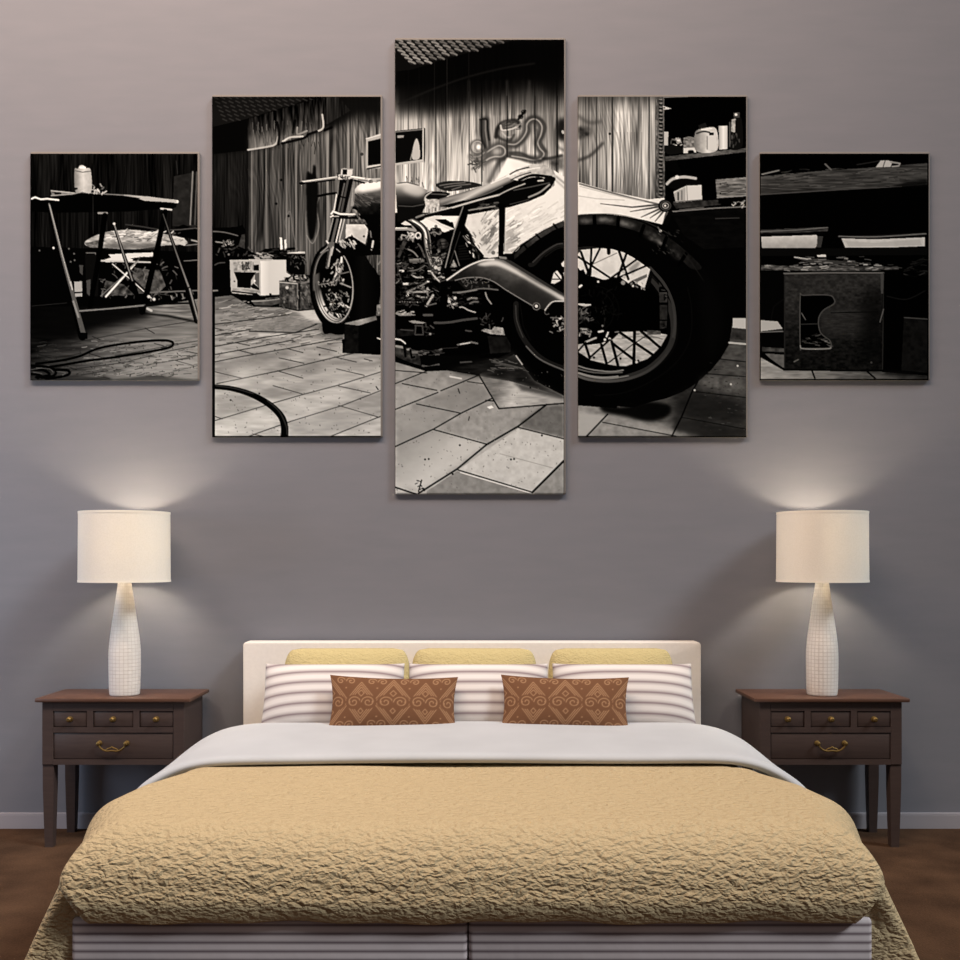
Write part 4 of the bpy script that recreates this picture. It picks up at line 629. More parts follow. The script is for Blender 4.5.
# ---- materials
def mat(name, col, rough=.8, spec=.3, metal=0.0):
    m = bpy.data.materials.new(name); m.use_nodes = True
    b = m.node_tree.nodes['Principled BSDF']
    b.inputs['Base Color'].default_value = col; b.inputs['Roughness'].default_value = rough
    b.inputs['Specular IOR Level'].default_value = spec; b.inputs['Metallic'].default_value = metal
    return m
def nd(m, typ, **kw):
    n = m.node_tree.nodes.new(typ)
    for k, v in kw.items(): setattr(n, k, v)
    return n
def link(m, a, b): m.node_tree.links.new(a, b)
def bsdf(m): return m.node_tree.nodes['Principled BSDF']
def ramp(m, fac, stops):
    r = nd(m, 'ShaderNodeValToRGB'); link(m, fac, r.inputs[0])
    el = r.color_ramp.elements
    while len(el) < len(stops): el.new(.5)
    for e, (p, c) in zip(el, stops): e.position = p; e.color = c
    return r.outputs[0]
def coords(m, kind='Object', scale=(1, 1, 1)):
    t = nd(m, 'ShaderNodeTexCoord'); mp = nd(m, 'ShaderNodeMapping')
    mp.inputs['Scale'].default_value = scale; link(m, t.outputs[kind], mp.inputs['Vector']); return mp.outputs[0]
def noise_tex(m, vec, scale, detail=3, dist=0, rough=.5):
    n = nd(m, 'ShaderNodeTexNoise'); link(m, vec, n.inputs['Vector'])
    n.inputs['Scale'].default_value = scale; n.inputs['Detail'].default_value = detail
    n.inputs['Distortion'].default_value = dist; n.inputs['Roughness'].default_value = rough
    return n.outputs[0]
def bump(m, h, strength, dist, prev=None):
    b = nd(m, 'ShaderNodeBump'); b.inputs['Strength'].default_value = strength; b.inputs['Distance'].default_value = dist
    link(m, h, b.inputs['Height'])
    if prev: link(m, prev, b.inputs['Normal'])
    return b.outputs[0]
def noisy(name, c0, c1, scale, vscale=(1, 1, 1), rough=.85, spec=.2, bs=0, bd=.002, detail=4):
    m = mat(name, c0, rough, spec); v = coords(m, 'Object', vscale); n = noise_tex(m, v, scale, detail)
    link(m, ramp(m, n, [(.3, c0), (.7, c1)]), bsdf(m).inputs['Base Color'])
    if bs: link(m, bump(m, n, bs, bd), bsdf(m).inputs['Normal'])
    return m

M = {}
M['wall'] = noisy('wall_paint', lin(119, 121, 129), lin(123, 124, 132), 9, (.4, 1, 2.0), .9, .12, .12, .002, 5)
M['base'] = mat('skirting_paint', lin(160, 156, 162), .55, .3)
m = mat('floor_carpet', lin(70, 48, 36), .95, .05); v = coords(m)
n1 = noise_tex(m, v, 5, 4); n2 = noise_tex(m, v, 130, 2)
mx = nd(m, 'ShaderNodeMath', operation='MULTIPLY_ADD'); link(m, n2, mx.inputs[0]); mx.inputs[1].default_value = .5; link(m, n1, mx.inputs[2])
link(m, ramp(m, mx.outputs[0], [(.5, lin(54, 39, 29)), (1.0, lin(82, 61, 46))]), bsdf(m).inputs['Base Color'])
link(m, bump(m, n2, .5, .004), bsdf(m).inputs['Normal']); M['floor'] = m
M['white_upholstery'] = noisy('headboard_white', lin(226, 221, 216), lin(231, 226, 221), 60, rough=.6, bs=.05)
M['sheet'] = noisy('white_cotton', lin(180, 183, 188), lin(186, 189, 194), 5, rough=.85, bs=.12, bd=.01, detail=2)
M['ceramic'] = mat('white_ceramic', lin(235, 230, 224), .45, .4)
m = M['ceramic']; u = coords(m, 'UV'); br = nd(m, 'ShaderNodeTexBrick', offset=.0, squash=1)
link(m, u, br.inputs['Vector']); br.inputs['Scale'].default_value = 1; br.inputs['Brick Width'].default_value = 1; br.inputs['Row Height'].default_value = 1
br.inputs['Mortar Size'].default_value = .07; br.inputs['Mortar Smooth'].default_value = .6
br.inputs['Color1'].default_value = lin(236, 231, 226); br.inputs['Color2'].default_value = lin(230, 225, 220); br.inputs['Mortar'].default_value = lin(214, 206, 200)
link(m, br.outputs['Color'], bsdf(m).inputs['Base Color'])
iv = nd(m, 'ShaderNodeMath', operation='SUBTRACT'); iv.inputs[0].default_value = 1; link(m, br.outputs['Fac'], iv.inputs[1])
link(m, bump(m, iv.outputs[0], .8, .004), bsdf(m).inputs['Normal'])
m = mat('shade_linen', lin(232, 222, 204), .9, .05); v = coords(m, 'Object', (1, 1, 1)); n = noise_tex(m, v, 160, 2)
tr = nd(m, 'ShaderNodeBsdfTranslucent'); tr.inputs[0].default_value = lin(240, 232, 214)
ms = nd(m, 'ShaderNodeMixShader'); ms.inputs[0].default_value = .13
link(m, bsdf(m).outputs[0], ms.inputs[1]); link(m, tr.outputs[0], ms.inputs[2])
link(m, ramp(m, n, [(.3, lin(234, 230, 222)), (.7, lin(241, 237, 230))]), bsdf(m).inputs['Base Color'])
link(m, ms.outputs[0], m.node_tree.nodes['Material Output'].inputs[0]); M['shade'] = m
M['shade_trim'] = mat('shade_trim', lin(244, 238, 226), .8, .1)
M['bulb'] = mat('bulb_glass', lin(255, 240, 210), .3, .5)
bsdf(M['bulb']).inputs['Emission Color'].default_value = lin(255, 214, 150); bsdf(M['bulb']).inputs['Emission Strength'].default_value = 4
M['wood'] = noisy('dark_stained_wood', lin(63, 51, 48), lin(70, 57, 53), 9, (1, 12, 12), .45, .35, .06)
M['wood_top'] = noisy('dark_stained_wood_top', lin(78, 53, 42), lin(88, 61, 48), 9, (1, 12, 12), .4, .4, .05)
M['brass'] = mat('aged_brass', lin(128, 104, 62), .55, .5, 1.0)
M['wrap'] = noisy('canvas_wrap', lin(112, 108, 106), lin(120, 116, 113), 200, rough=.9, bs=.1)

def stripes(name, period, frac, cl, cd, kind, scale=1, soft=.12):
    m = mat(name, cl, .9, .1); t = nd(m, 'ShaderNodeTexCoord'); sx = nd(m, 'ShaderNodeSeparateXYZ')
    link(m, t.outputs[kind], sx.inputs[0]); out = sx.outputs[1] if kind == 'UV' else sx.outputs[2]
    d = nd(m, 'ShaderNodeMath', operation='DIVIDE'); link(m, out, d.inputs[0]); d.inputs[1].default_value = period
    fr = nd(m, 'ShaderNodeMath', operation='FRACT'); link(m, d.outputs[0], fr.inputs[0])
    a, b = .5-frac/2, .5+frac/2
    mid = tuple((x*.35+y*.65) for x, y in zip(cd, cl))
    col = ramp(m, fr.outputs[0], [(0, cl), (a-soft, cl), (a, mid), (.5, cd), (b, mid), (min(b+soft, 1), cl)])
    link(m, col, bsdf(m).inputs['Base Color'])
    link(m, bump(m, noise_tex(m, coords(m), 14, 3), .25, .01), bsdf(m).inputs['Normal'])
    return m
M['pillow_stripe'] = stripes('striped_pillow_cotton', .047, .36, lin(222, 217, 215), lin(136, 121, 125), 'UV', soft=.2)
M['base_stripe'] = stripes('striped_ticking', .0246, .38, lin(206, 196, 198), lin(104, 90, 96), 'Object')

def quilt(name, c0, c1, scale, bs, bd):
    m = mat(name, c0, .92, .08); v = coords(m, 'Object', (.72, 1, 1.15))
    n = noise_tex(m, v, scale, 2.5, 1.3); vo = nd(m, 'ShaderNodeTexVoronoi', feature='SMOOTH_F1')
    wv = nd(m, 'ShaderNodeVectorMath', operation='MULTIPLY_ADD'); nz = nd(m, 'ShaderNodeTexNoise'); link(m, v, nz.inputs['Vector']); nz.inputs['Scale'].default_value = scale*.8
    link(m, nz.outputs[1], wv.inputs[0]); wv.inputs[1].default_value = (.045, .045, .045); link(m, v, wv.inputs[2])
    link(m, wv.outputs[0], vo.inputs['Vector']); vo.inputs['Scale'].default_value = scale*1.25; vo.inputs['Smoothness'].default_value = .35
    ad = nd(m, 'ShaderNodeMath', operation='MULTIPLY_ADD'); link(m, n, ad.inputs[0]); ad.inputs[1].default_value = .9
    ng = nd(m, 'ShaderNodeMath', operation='MULTIPLY'); link(m, vo.outputs['Distance'], ng.inputs[0]); ng.inputs[1].default_value = -1.0; link(m, ng.outputs[0], ad.inputs[2])
    fine = noise_tex(m, v, scale*7, 2)
    link(m, ramp(m, fine, [(.3, c0), (.7, c1)]), bsdf(m).inputs['Base Color'])
    link(m, bump(m, fine, .25, bd*.12, bump(m, ad.outputs[0], bs, bd)), bsdf(m).inputs['Normal'])
    return m
M['spread'] = quilt('yellow_quilted_cotton', lin(182, 162, 127), lin(195, 176, 142), 44, .7, .012)
M['sham'] = quilt('yellow_quilted_cotton_fine', lin(190, 174, 126), lin(203, 189, 143), 60, .6, .006)
M['spread_hem'] = M['spread']

def attr_mat(name, rough, spec, bs, bscale):
    m = mat(name, (1, 1, 1, 1), rough, spec); a = nd(m, 'ShaderNodeVertexColor', layer_name='print')
    link(m, a.outputs[0], bsdf(m).inputs['Base Color'])
    link(m, bump(m, noise_tex(m, coords(m), bscale, 2), bs, .001), bsdf(m).inputs['Normal'])
    return m
M['print'] = attr_mat('printed_canvas', 1, 0, .1, 350)
M['scroll'] = attr_mat('scroll_weave', .85, .12, .3, 420)

# ---- objects
def mesh_obj(name, verts, faces, m, parent=None, smooth=True, uv=None):
    me = bpy.data.meshes.new(name); me.from_pydata([tuple(map(float, q)) for q in verts], [], [tuple(map(int, f)) for f in faces]); me.update()
    if uv is not None:
        l = me.uv_layers.new(name='UVMap')
        for lp in me.loops: l.data[lp.index].uv = uv[lp.vertex_index]
    me.materials.append(m)
    if smooth:
        for p in me.polygons: p.use_smooth = True
    o = bpy.data.objects.new(name, me); C.objects.link(o)
    if parent: o.parent = parent
    return o
def bm_obj(name, bm, m, parent=None, smooth=False, angle=35):
    me = bpy.data.meshes.new(name); bmesh.ops.recalc_face_normals(bm, faces=bm.faces); bm.to_mesh(me); bm.free(); me.materials.append(m)
    if smooth:
        for p in me.polygons: p.use_smooth = True
        me.set_sharp_from_angle(angle=R(angle))
    o = bpy.data.objects.new(name, me); C.objects.link(o)
    if parent: o.parent = parent
    return o
def add_box(bm, x0, x1, y0, y1, z0, z1, bev=0, seg=2):
    t = bmesh.new(); bmesh.ops.create_cube(t, size=1)
    for q in t.verts: q.co = Vector(((x0+x1)/2+q.co.x*(x1-x0), (y0+y1)/2+q.co.y*(y1-y0), (z0+z1)/2+q.co.z*(z1-z0)))
    if bev: bmesh.ops.bevel(t, geom=list(t.edges), offset=bev, segments=seg, profile=.5, affect='EDGES')
    merge(bm, t)
def merge(bm, t):
    me = bpy.data.meshes.new('tmp'); t.to_mesh(me); t.free(); bm.from_mesh(me); bpy.data.meshes.remove(me)
def add_lathe(bm, prof, n=48, center=(0, 0, 0), axis='z', cap=True):
    rings = []
    for r, z in prof:
        ring = []
        for i in range(n):
            a = 2*math.pi*i/n; p = (r*math.cos(a), r*math.sin(a), z)
            if axis == 'y': p = (p[0], p[2], p[1])
            ring.append(bm.verts.new(Vector(p)+Vector(center)))
        rings.append(ring)
    for a, b in zip(rings, rings[1:]):
        for i in range(n): bm.faces.new((a[i], a[(i+1) % n], b[(i+1) % n], b[i]))
    if cap: bm.faces.new(rings[0][::-1]); bm.faces.new(rings[-1])
def add_tube(bm, pts, rad, n=10):
    pts = [Vector(p) for p in pts]; rings = []; k = len(pts); rs = rad if isinstance(rad, (list, tuple)) else [rad]*k
    for i, p in enumerate(pts):
        d = (pts[min(i+1, k-1)]-pts[max(i-1, 0)]).normalized()
        a = d.orthogonal() if i == 0 else (prev - d*prev.dot(d)); a.normalize(); prev = a; b = d.cross(a)
        rings.append([bm.verts.new(p+(a*math.cos(2*math.pi*j/n)+b*math.sin(2*math.pi*j/n))*rs[i]) for j in range(n)])
    for a, b in zip(rings, rings[1:]):
        for j in range(n): bm.faces.new((a[j], a[(j+1) % n], b[(j+1) % n], b[j]))
    bm.faces.new(rings[0][::-1]); bm.faces.new(rings[-1])
def empty(name, loc, label, cat, group=None):
    o = bpy.data.objects.new(name, None); C.objects.link(o); o.location = loc; o.empty_display_size = .1
    o['label'] = label; o['category'] = cat
    if group: o['group'] = group
    return o
def tag(o, label, cat, group=None):
    o['label'] = label; o['category'] = cat
    if group: o['group'] = group
    return o
def copy_tree(o, parent=None):
    c = o.copy(); C.objects.link(c)
    if parent: c.parent = parent
    for ch in list(o.children): copy_tree(ch, c)
    return c

# ---- the setting
HZ, CX = 560.0, 472.0
CAMZ, CAMY, FPX = 1.307, -5.0, 1025.0
bm = bmesh.new(); add_box(bm, -4.6, 4.6, 0, .12, -.05, 4.7); o = bm_obj('wall_back', bm, M['wall']); o['kind'] = 'structure'
bm = bmesh.new(); add_box(bm, -4.6, 4.6, -5.6, .12, -.06, 0); o = bm_obj('floor', bm, M['floor']); o['kind'] = 'structure'
bm = bmesh.new(); add_box(bm, -4.6, 4.6, -.014, 0, 0, .066, 0); add_box(bm, -4.6, 4.6, -.010, 0, .064, .076, .003); o = bm_obj('baseboard_back', bm, M['base']); o['kind'] = 'structure'

# ---- five printed canvases
CT = .021
SC = FPX/(-CAMY-CT)
def wx(px): return (px-CX)/SC
def wz(py): return CAMZ-(py-HZ)/SC
labels = ['printed canvas with a trestle table and cable, leftmost of the five', 'tall printed canvas with the motorcycle fork and small front wheel',
          'tallest printed canvas, in the middle, with the saddle, engine and tiled floor', 'tall printed canvas with the big spoked rear wheel and shelves of bottles',
          'printed canvas with a workbench and dark wooden crate, rightmost of the five']
def s2l(a): return np.where(a <= .04045, a/12.92, ((a+.055)/1.055)**2.4)
for i, (x0, y0, x1, y1) in enumerate(PANELS):
    X0, X1, Z0, Z1 = wx(x0-.3), wx(x1+1.7), wz(y1+.4), wz(y0-1.7)
    cx, cz = (X0+X1)/2, (Z0+Z1)/2
    root = empty('canvas_panel', (cx, 0, cz), labels[i], 'canvas print', 'five piece canvas print above the bed')
    bm = bmesh.new(); add_box(bm, X0-cx, X1-cx, -CT, -.0006, Z0-cz, Z1-cz, .009, 4); bm_obj('canvas_wrap', bm, M['wrap'], root, True, 60)
    ax0, ax1, az0, az1 = X0+.0012, X1-.010, Z0+.0012, Z1-.012  # print stops short at top and right; bare grey strip imitates lit edges
    nx, ny = int((ax1-ax0)*SC*1.7), int((az1-az0)*SC*1.7)
    
    u = np.linspace(ax0, ax1, nx)-cx; w = np.linspace(az1, az0, ny)-cz
    g = print_values((u+cx)*SC+CX, HZ-(w+cz-CAMZ)*SC)
    ed = .009
    def fall(t, lo, hi):
        d = np.minimum(t-(lo), (hi)-t); d = np.clip(ed-d, 0, ed)
        return ed-np.sqrt(np.maximum(ed*ed-d*d, 0))
    fu = fall(u+cx, X0, X1); fw = fall(w+cz, Z0, Z1)
    V = np.empty((ny, nx, 3), np.float32); V[..., 0] = u[None]; V[..., 2] = w[:, None]; V[..., 1] = -CT-.0008+np.maximum(fu[None], fw[:, None])
    idx = np.arange(nx*ny).reshape(ny, nx)
    F = np.stack([idx[:-1, :-1], idx[1:, :-1], idx[1:, 1:], idx[:-1, 1:]], -1).reshape(-1, 4)
    me = bpy.data.meshes.new('print'); me.vertices.add(nx*ny); me.vertices.foreach_set('co', V.ravel())
    me.loops.add(F.size); me.loops.foreach_set('vertex_index', F.ravel().astype(np.int32)); me.polygons.add(len(F)); me.polygons.foreach_set('loop_start', np.arange(0, F.size, 4, dtype=np.int32))
    me.polygons.foreach_set('use_smooth', np.ones(len(F), bool)); me.update(calc_edges=True)
    ca = me.color_attributes.new('print', 'FLOAT_COLOR', 'POINT'); col = np.ones((nx*ny, 4), np.float32); col[:, :3] = (s2l(g.ravel())**1.12*PRINT_GAIN)[:, None]*np.array([.93, .985, 1.0])
    ca.data.foreach_set('color', np.clip(col, 0, .98).ravel()); me.materials.append(M['print'])
    o = bpy.data.objects.new('print', me); C.objects.link(o); o.parent = root

# ---- bed
bed = empty('bed', (0, -1.1, 0), 'double bed with white headboard and grey striped base', 'bed')
def rel(o, root=bed):
    o.parent = root; o.matrix_parent_inverse = Matrix.Translation(-root.location); return o
bm = bmesh.new()
hx0, hx1, hz1 = -1.091, 1.091, .917
t = bmesh.new(); bmesh.ops.create_cube(t, size=1)
for q in t.verts: q.co = Vector((q.co.x*(hx1-hx0), -.07+q.co.y*.1, (hz1+.05)/2+q.co.z*(hz1-.05)))
ve = [e for e in t.edges if abs(e.verts[0].co.x-e.verts[1].co.x) < 1e-6 and abs(e.verts[0].co.z-e.verts[1].co.z) < 1e-6 and e.verts[0].co.z > .5]
bmesh.ops.bevel(t, geom=ve, offset=.02, segments=8, profile=.5, affect='EDGES')
ed_ = [e for e in t.edges if e.calc_face_angle(0) > R(60)]
bmesh.ops.bevel(t, geom=ed_, offset=.007, segments=3, profile=.5, affect='EDGES'); merge(bm, t)
rel(bm_obj('headboard', bm, M['white_upholstery'], None, True, 40))
for s in (0, 1):
    xa, xb = ((-1.125, -.0125), (-.0095, 1.125))[s]
    bm = bmesh.new(); add_box(bm, xa, xb, -2.125, -.13, .03, .302, .013, 3); rel(bm_obj('base_half', bm, M['base_stripe'], None, True, 40))
bm = bmesh.new(); add_box(bm, -1.07, 1.07, -2.06, -.13, .303, .515, .09, 5); rel(bm_obj('mattress', bm, M['sheet'], None, True, 40))
for sx in (-1, 1):
    for yy in (-1.95, -.3): 
        bm = bmesh.new(); add_box(bm, sx*1.0-.03, sx*1.0+.03, yy-.03, yy+.03, 0, .031); rel(bm_obj('foot', bm, M['wood']))

# ---- bedspread: flat top, rounded edges, short drop over the foot, long drops at the sides
def smooth01(t): t = min(max(t, 0), 1); return t*t*(3-2*t)
TOPZ, RR, YF, YB = .538, .15, -2.0, -.92
def hwi(y): return float(np.interp(-y, [.92, 1.15, 1.3, 1.5, 1.7, 2.0], [.95, .95, .975, 1.055, 1.085, 1.0]))
NXI, NYI, NT, NARC = 120, 70, 46, 56
contour = []     # (base x, base y, dir x, dir y, kind, parameter)
ys = np.linspace(YB, YF, NYI)
for y in ys: contour.append((-hwi(y), y, -1, 0, 'side', (YB-y)/(YB-YF)))
for k in range(1, NARC): a = R(180+90*k/NARC); contour.append((-hwi(YF), YF, math.cos(a), math.sin(a), 'arc', k/NARC))
xs = np.linspace(-hwi(YF), hwi(YF), NXI)
for x in xs: contour.append((x, YF, 0, -1, 'front', 0))
for k in range(1, NARC): a = R(270+90*k/NARC); contour.append((hwi(YF), YF, math.cos(a), math.sin(a), 'arc', 1-k/NARC))
for y in ys[::-1]: contour.append((hwi(y), y, 1, 0, 'side', (YB-y)/(YB-YF)))
def top_z(x, y): return TOPZ-.026*smooth01((y+1.27)/.13)+.004*math.sin(x*3.1+y*2)*math.sin(y*4.3+1)+.003*math.sin(x*7+1.3)*math.sin(y*6)
verts, faces = [], []
tops = {}
for j, y in enumerate(ys):
    for i in range(NXI):
        x = -hwi(y)+2*hwi(y)*i/(NXI-1); tops[(j, i)] = len(verts); verts.append((x, y, top_z(x, y)))
for j in range(NYI-1):
    for i in range(NXI-1): faces.append((tops[(j, i)], tops[(j+1, i)], tops[(j+1, i+1)], tops[(j, i+1)]))
def start_index(k):
    c = contour[k]
    if c[4] == 'side': j = int(round(c[5]*(NYI-1))); return tops[(j, 0 if c[2] < 0 else NXI-1)]
    if c[4] == 'front': return tops[(NYI-1, k-(NYI+NARC-1))]
    return tops[(NYI-1, 0 if c[2] < 0 else NXI-1)]
cols = []
for k, (bx, by, dx, dy, kind, q) in enumerate(contour):
    fl = 1.0 if kind == 'side' else (0.0 if kind == 'front' else (1-smooth01((q-.46)/.016)))   # 1 = long side drop, 0 = short foot drop
    z0 = top_z(bx, by); hem = .303*(1-fl)+.015*fl
    if fl < .5: hem += .004*math.sin(bx*9)+.003*math.sin(bx*23+1)
    col = [start_index(k)]
    for s in range(1, NT+1):
        t = s/NT; arc = R(90)*min(t/.42, 1)
        r2 = RR
        off = r2*math.sin(arc); z = z0-r2*(1-math.cos(arc))
        if t > .42:
            d = (t-.42)/.58; zt = z0-r2; z = zt+(hem-zt)*d
            drop = (zt-z)
            if kind == 'front': off += .006*math.sin(d*3.1)-.012*d*d
            else:
                wave = .018*math.sin(by*7.5+1.0)+.010*math.sin(by*17) if kind == 'side' else 0
                away = .35*(.55+.45*(q if kind == 'side' else 1))
                off += fl*(away*drop+wave*drop*4) + (.006*math.sin(d*3.1)-.012*d*d)*(1-fl)
        if kind == 'arc':
            h = max(0.0, t-.25)/.75
            sq = 1/max(abs(dx), abs(dy))-1
            off = off*(1+sq*smooth01(t*2.2)) + .045*math.exp(-((q-.24)/.13)**2)*h*fl - .06*math.exp(-((q-.47)/.05)**2)*smooth01(h*1.8)
        X_, Y_ = bx+dx*off, by+dy*off
        if fl < 1 and t > .42: X_ *= 1-(1-fl)*.045*((t-.42)/.58)       # the foot drop narrows a little towards its hem
        if kind == 'arc' and fl > .5 and t > .42:                      # the side drop starts behind the corner of the base
            k_ = smooth01((t-.42)/.22); Y_ += (max(Y_, -2.10)-Y_)*k_; X_ += (math.copysign(max(abs(X_), 1.142), X_)-X_)*k_
        col.append(len(verts)); verts.append((X_, Y_, max(z, .01)))
    cols.append(col)
for a, b in zip(cols, cols[1:]):
    for s in range(NT):
        f = [a[s], a[s+1], b[s+1], b[s]]; f2 = []
        for q in f:
            if q not in f2: f2.append(q)
        if len(f2) >= 3: faces.append(tuple(f2))
o = mesh_obj('bedspread', verts, faces, M['spread']); tag(o, 'yellow quilted bedspread covering the bed and hanging over its sides', 'bedspread')
sd = o.modifiers.new('thickness', 'SOLIDIFY'); sd.thickness = .012; sd.offset = 1

# ---- white duvet folded back across the bed
def prof_eval(P_, t):
    n = len(P_)-1; f = t*n; i = min(int(f), n-1); f -= i
    p0, p1, p2, p3 = [np.array(P_[max(0, min(n, q))], float) for q in (i-1, i, i+1, i+2)]
    return .5*((2*p1)+(-p0+p2)*f+(2*p0-5*p1+4*p2-p3)*f*f+(-p0+3*p1-3*p2+p3)*f**3)
half = [(0, 0), (.30, .001), (.60, 0), (.90, -.003), (1.05, -.022), (1.155, -.062), (1.24, -.12), (1.29, -.19), (1.312, -.26), (1.318, -.31)]
inner = [(0, -.04), (.30, -.04), (.60, -.04), (.90, -.043), (1.035, -.058), (1.13, -.094), (1.20, -.145), (1.235, -.205), (1.255, -.265), (1.262, -.305)]
# section along the bed: back edge hidden under the pillows, top, rolled front edge, underside
NU, NV = 60, 44
yb, yf = -.50, -1.13
secs = []
for j in range(NV+1):
    t = j/NV
    if t < .55: d = t/.55; secs.append((yb+(yf+.035-yb)*d, 1.0, 0.012*(1-d)))          # top
    elif t < .75: a = R(180*(t-.55)/.20); secs.append((yf+.035-.035*math.sin(a), .5+.5*math.cos(a), 0))   # roll
    else: d = (t-.75)/.25; secs.append((yf+.035+(yb-yf-.035)*d, 0.0, 0))
verts, faces = [], []
DZ = .584
for (y, lift, ez) in secs:
    for i in range(-NU, NU+1):
        t = abs(i)/NU; s = -1 if i < 0 else 1
        a = prof_eval(half, t); b = prof_eval(inner, t)
        p = b+(a-b)*lift
        yy = y + (.010*math.sin(p[0]*2.3*s+.6)+.005*math.sin(p[0]*7*s))*smooth01((yb-y)/.5) - .02*smooth01((abs(p[0])-1.02)/.3)*smooth01((yb-y)/.6)
        slope = -.012*(yb-y)/(yb-yf)
        verts.append((s*p[0]*(1+.02*(yb-y)), yy, DZ+p[1]+ez+slope+.003*math.sin(p[0]*5*s+y*9)))
W_ = 2*NU+1
for j in range(NV):
    for i in range(W_-1): faces.append((j*W_+i, (j+1)*W_+i, (j+1)*W_+i+1, j*W_+i+1))
for j in range(NV//2):      # close the two hanging ends
    for side in (0, W_-1):
        a, b, c, d = j*W_+side, (j+1)*W_+side, (NV-j-1)*W_+side, (NV-j)*W_+side
        if len({a, b, c, d}) == 4: faces.append((a, b, c, d))
o = mesh_obj('duvet', verts, faces, M['sheet']); tag(o, 'white duvet fold lying across the bed between pillows and yellow bedspread', 'duvet')

# ---- pillows
def pillow_mesh(w, h, th, mode, nu=48, nv=32, uvv=None):
    """closed cushion in the x-z plane, bottom at z=0; mode: 'ears' pointed corners, 'round' soft ends"""
    def pt(u, v, s):
        if mode == 'ears':
            ex = 1-.03*(1-v*v)-(.06*(v+1)/2); ez = 1-.05*(1-u*u)*0+.0
            x = u*w/2*(1+(ex-1)*u*u); z = v*h/2*(1-.07*(1-abs(u)**2.2)*0)
            z += -.02*h*(u**4)*(1 if v < 0 else 0) + (.012*h*(abs(u)**6)*(v if v > 0 else 0)) - .03*h*(1-u*u)*(0 if v > 0 else 0)
            prof = max((1-abs(u)**2.6)*(1-abs(v)**2.2), 0)**.55
        elif mode == 'cushion':
            x = u*w/2*(1-.06*(1-v*v)*u*u); z = v*h/2*(1-.10*(1-u*u))
            prof = max((1-abs(u)**2.4)*(1-abs(v)**2.2), 0)**.6
        else:
            k = .22*h; vx = (1-abs(v)**3.2)**(1/3.2) if abs(v) < 1 else 0
            x = u*(w/2-k+k*vx); z = v*h/2
            prof = max((1-abs(u)**3.5)*(1-abs(v)**2.2), 0)**.5
        return (x, s*th/2*prof, z+h/2)
    verts, faces, uv = [], [], []; idx = {}
    for s in (-1, 1):
        for j in range(nv+1):
            for i in range(nu+1):
                u = -math.cos(math.pi*i/nu)*.35+(2*i/nu-1)*.65; v = -math.cos(math.pi*j/nv)*.35+(2*j/nv-1)*.65
                if s == 1 and (i in (0, nu) or j in (0, nv)): idx[(s, j, i)] = idx[(-1, j, i)]; continue
                idx[(s, j, i)] = len(verts); verts.append(pt(u, v, s)); uv.append((u*w/2, (v+1)*h/2+.028*abs(u)**3*(1 if mode == 'ears' else 0)))
        for j in range(nv):
            for i in range(nu):
                f = (idx[(s, j, i)], idx[(s, j, i+1)], idx[(s, j+1, i+1)], idx[(s, j+1, i)])
                faces.append(f if s == -1 else f[::-1])
    return verts, faces, uv
def place(o, x, y, z, lean, yaw=0, roll=0):
    o.location = (x, y, z); o.rotation_euler = (R(-lean), R(roll), R(yaw))
yl = ['yellow quilted pillow against the headboard, behind the left striped pillow', 'yellow quilted pillow against the headboard, behind the middle striped pillow', 'yellow quilted pillow against the headboard, behind the right striped pillow']
v_, f_, u_ = pillow_mesh(.59, .365, .13, 'round')
base = mesh_obj('yellow_pillow', v_, f_, M['sham'], uv=u_)
for k, px in enumerate((346, 474, 612.5)):
    o = base if k == 0 else base.copy()
    if k: C.objects.link(o)
    place(o, (px-CX)/216, -.245, .532, 8, (1.5, -1, 1)[k]); tag(o, yl[k], 'pillow', 'yellow quilted pillows by the headboard')
sl = ['white pillow with grey stripes at the left end of the row', 'white pillow with grey stripes in the middle of the row', 'white pillow with grey stripes at the right end of the row']
v_, f_, u_ = pillow_mesh(.672, .345, .15, 'ears')
base = mesh_obj('striped_pillow', v_, f_, M['pillow_stripe'], uv=u_)
for k, px in enumerate((334, 478.5, 623)):
    o = base if k == 0 else base.copy()
    if k: C.objects.link(o)
    place(o, (px-CX)/222, -.415, .497, 14, (1, 0, -1)[k]); tag(o, sl[k], 'pillow', 'striped pillows in a row')

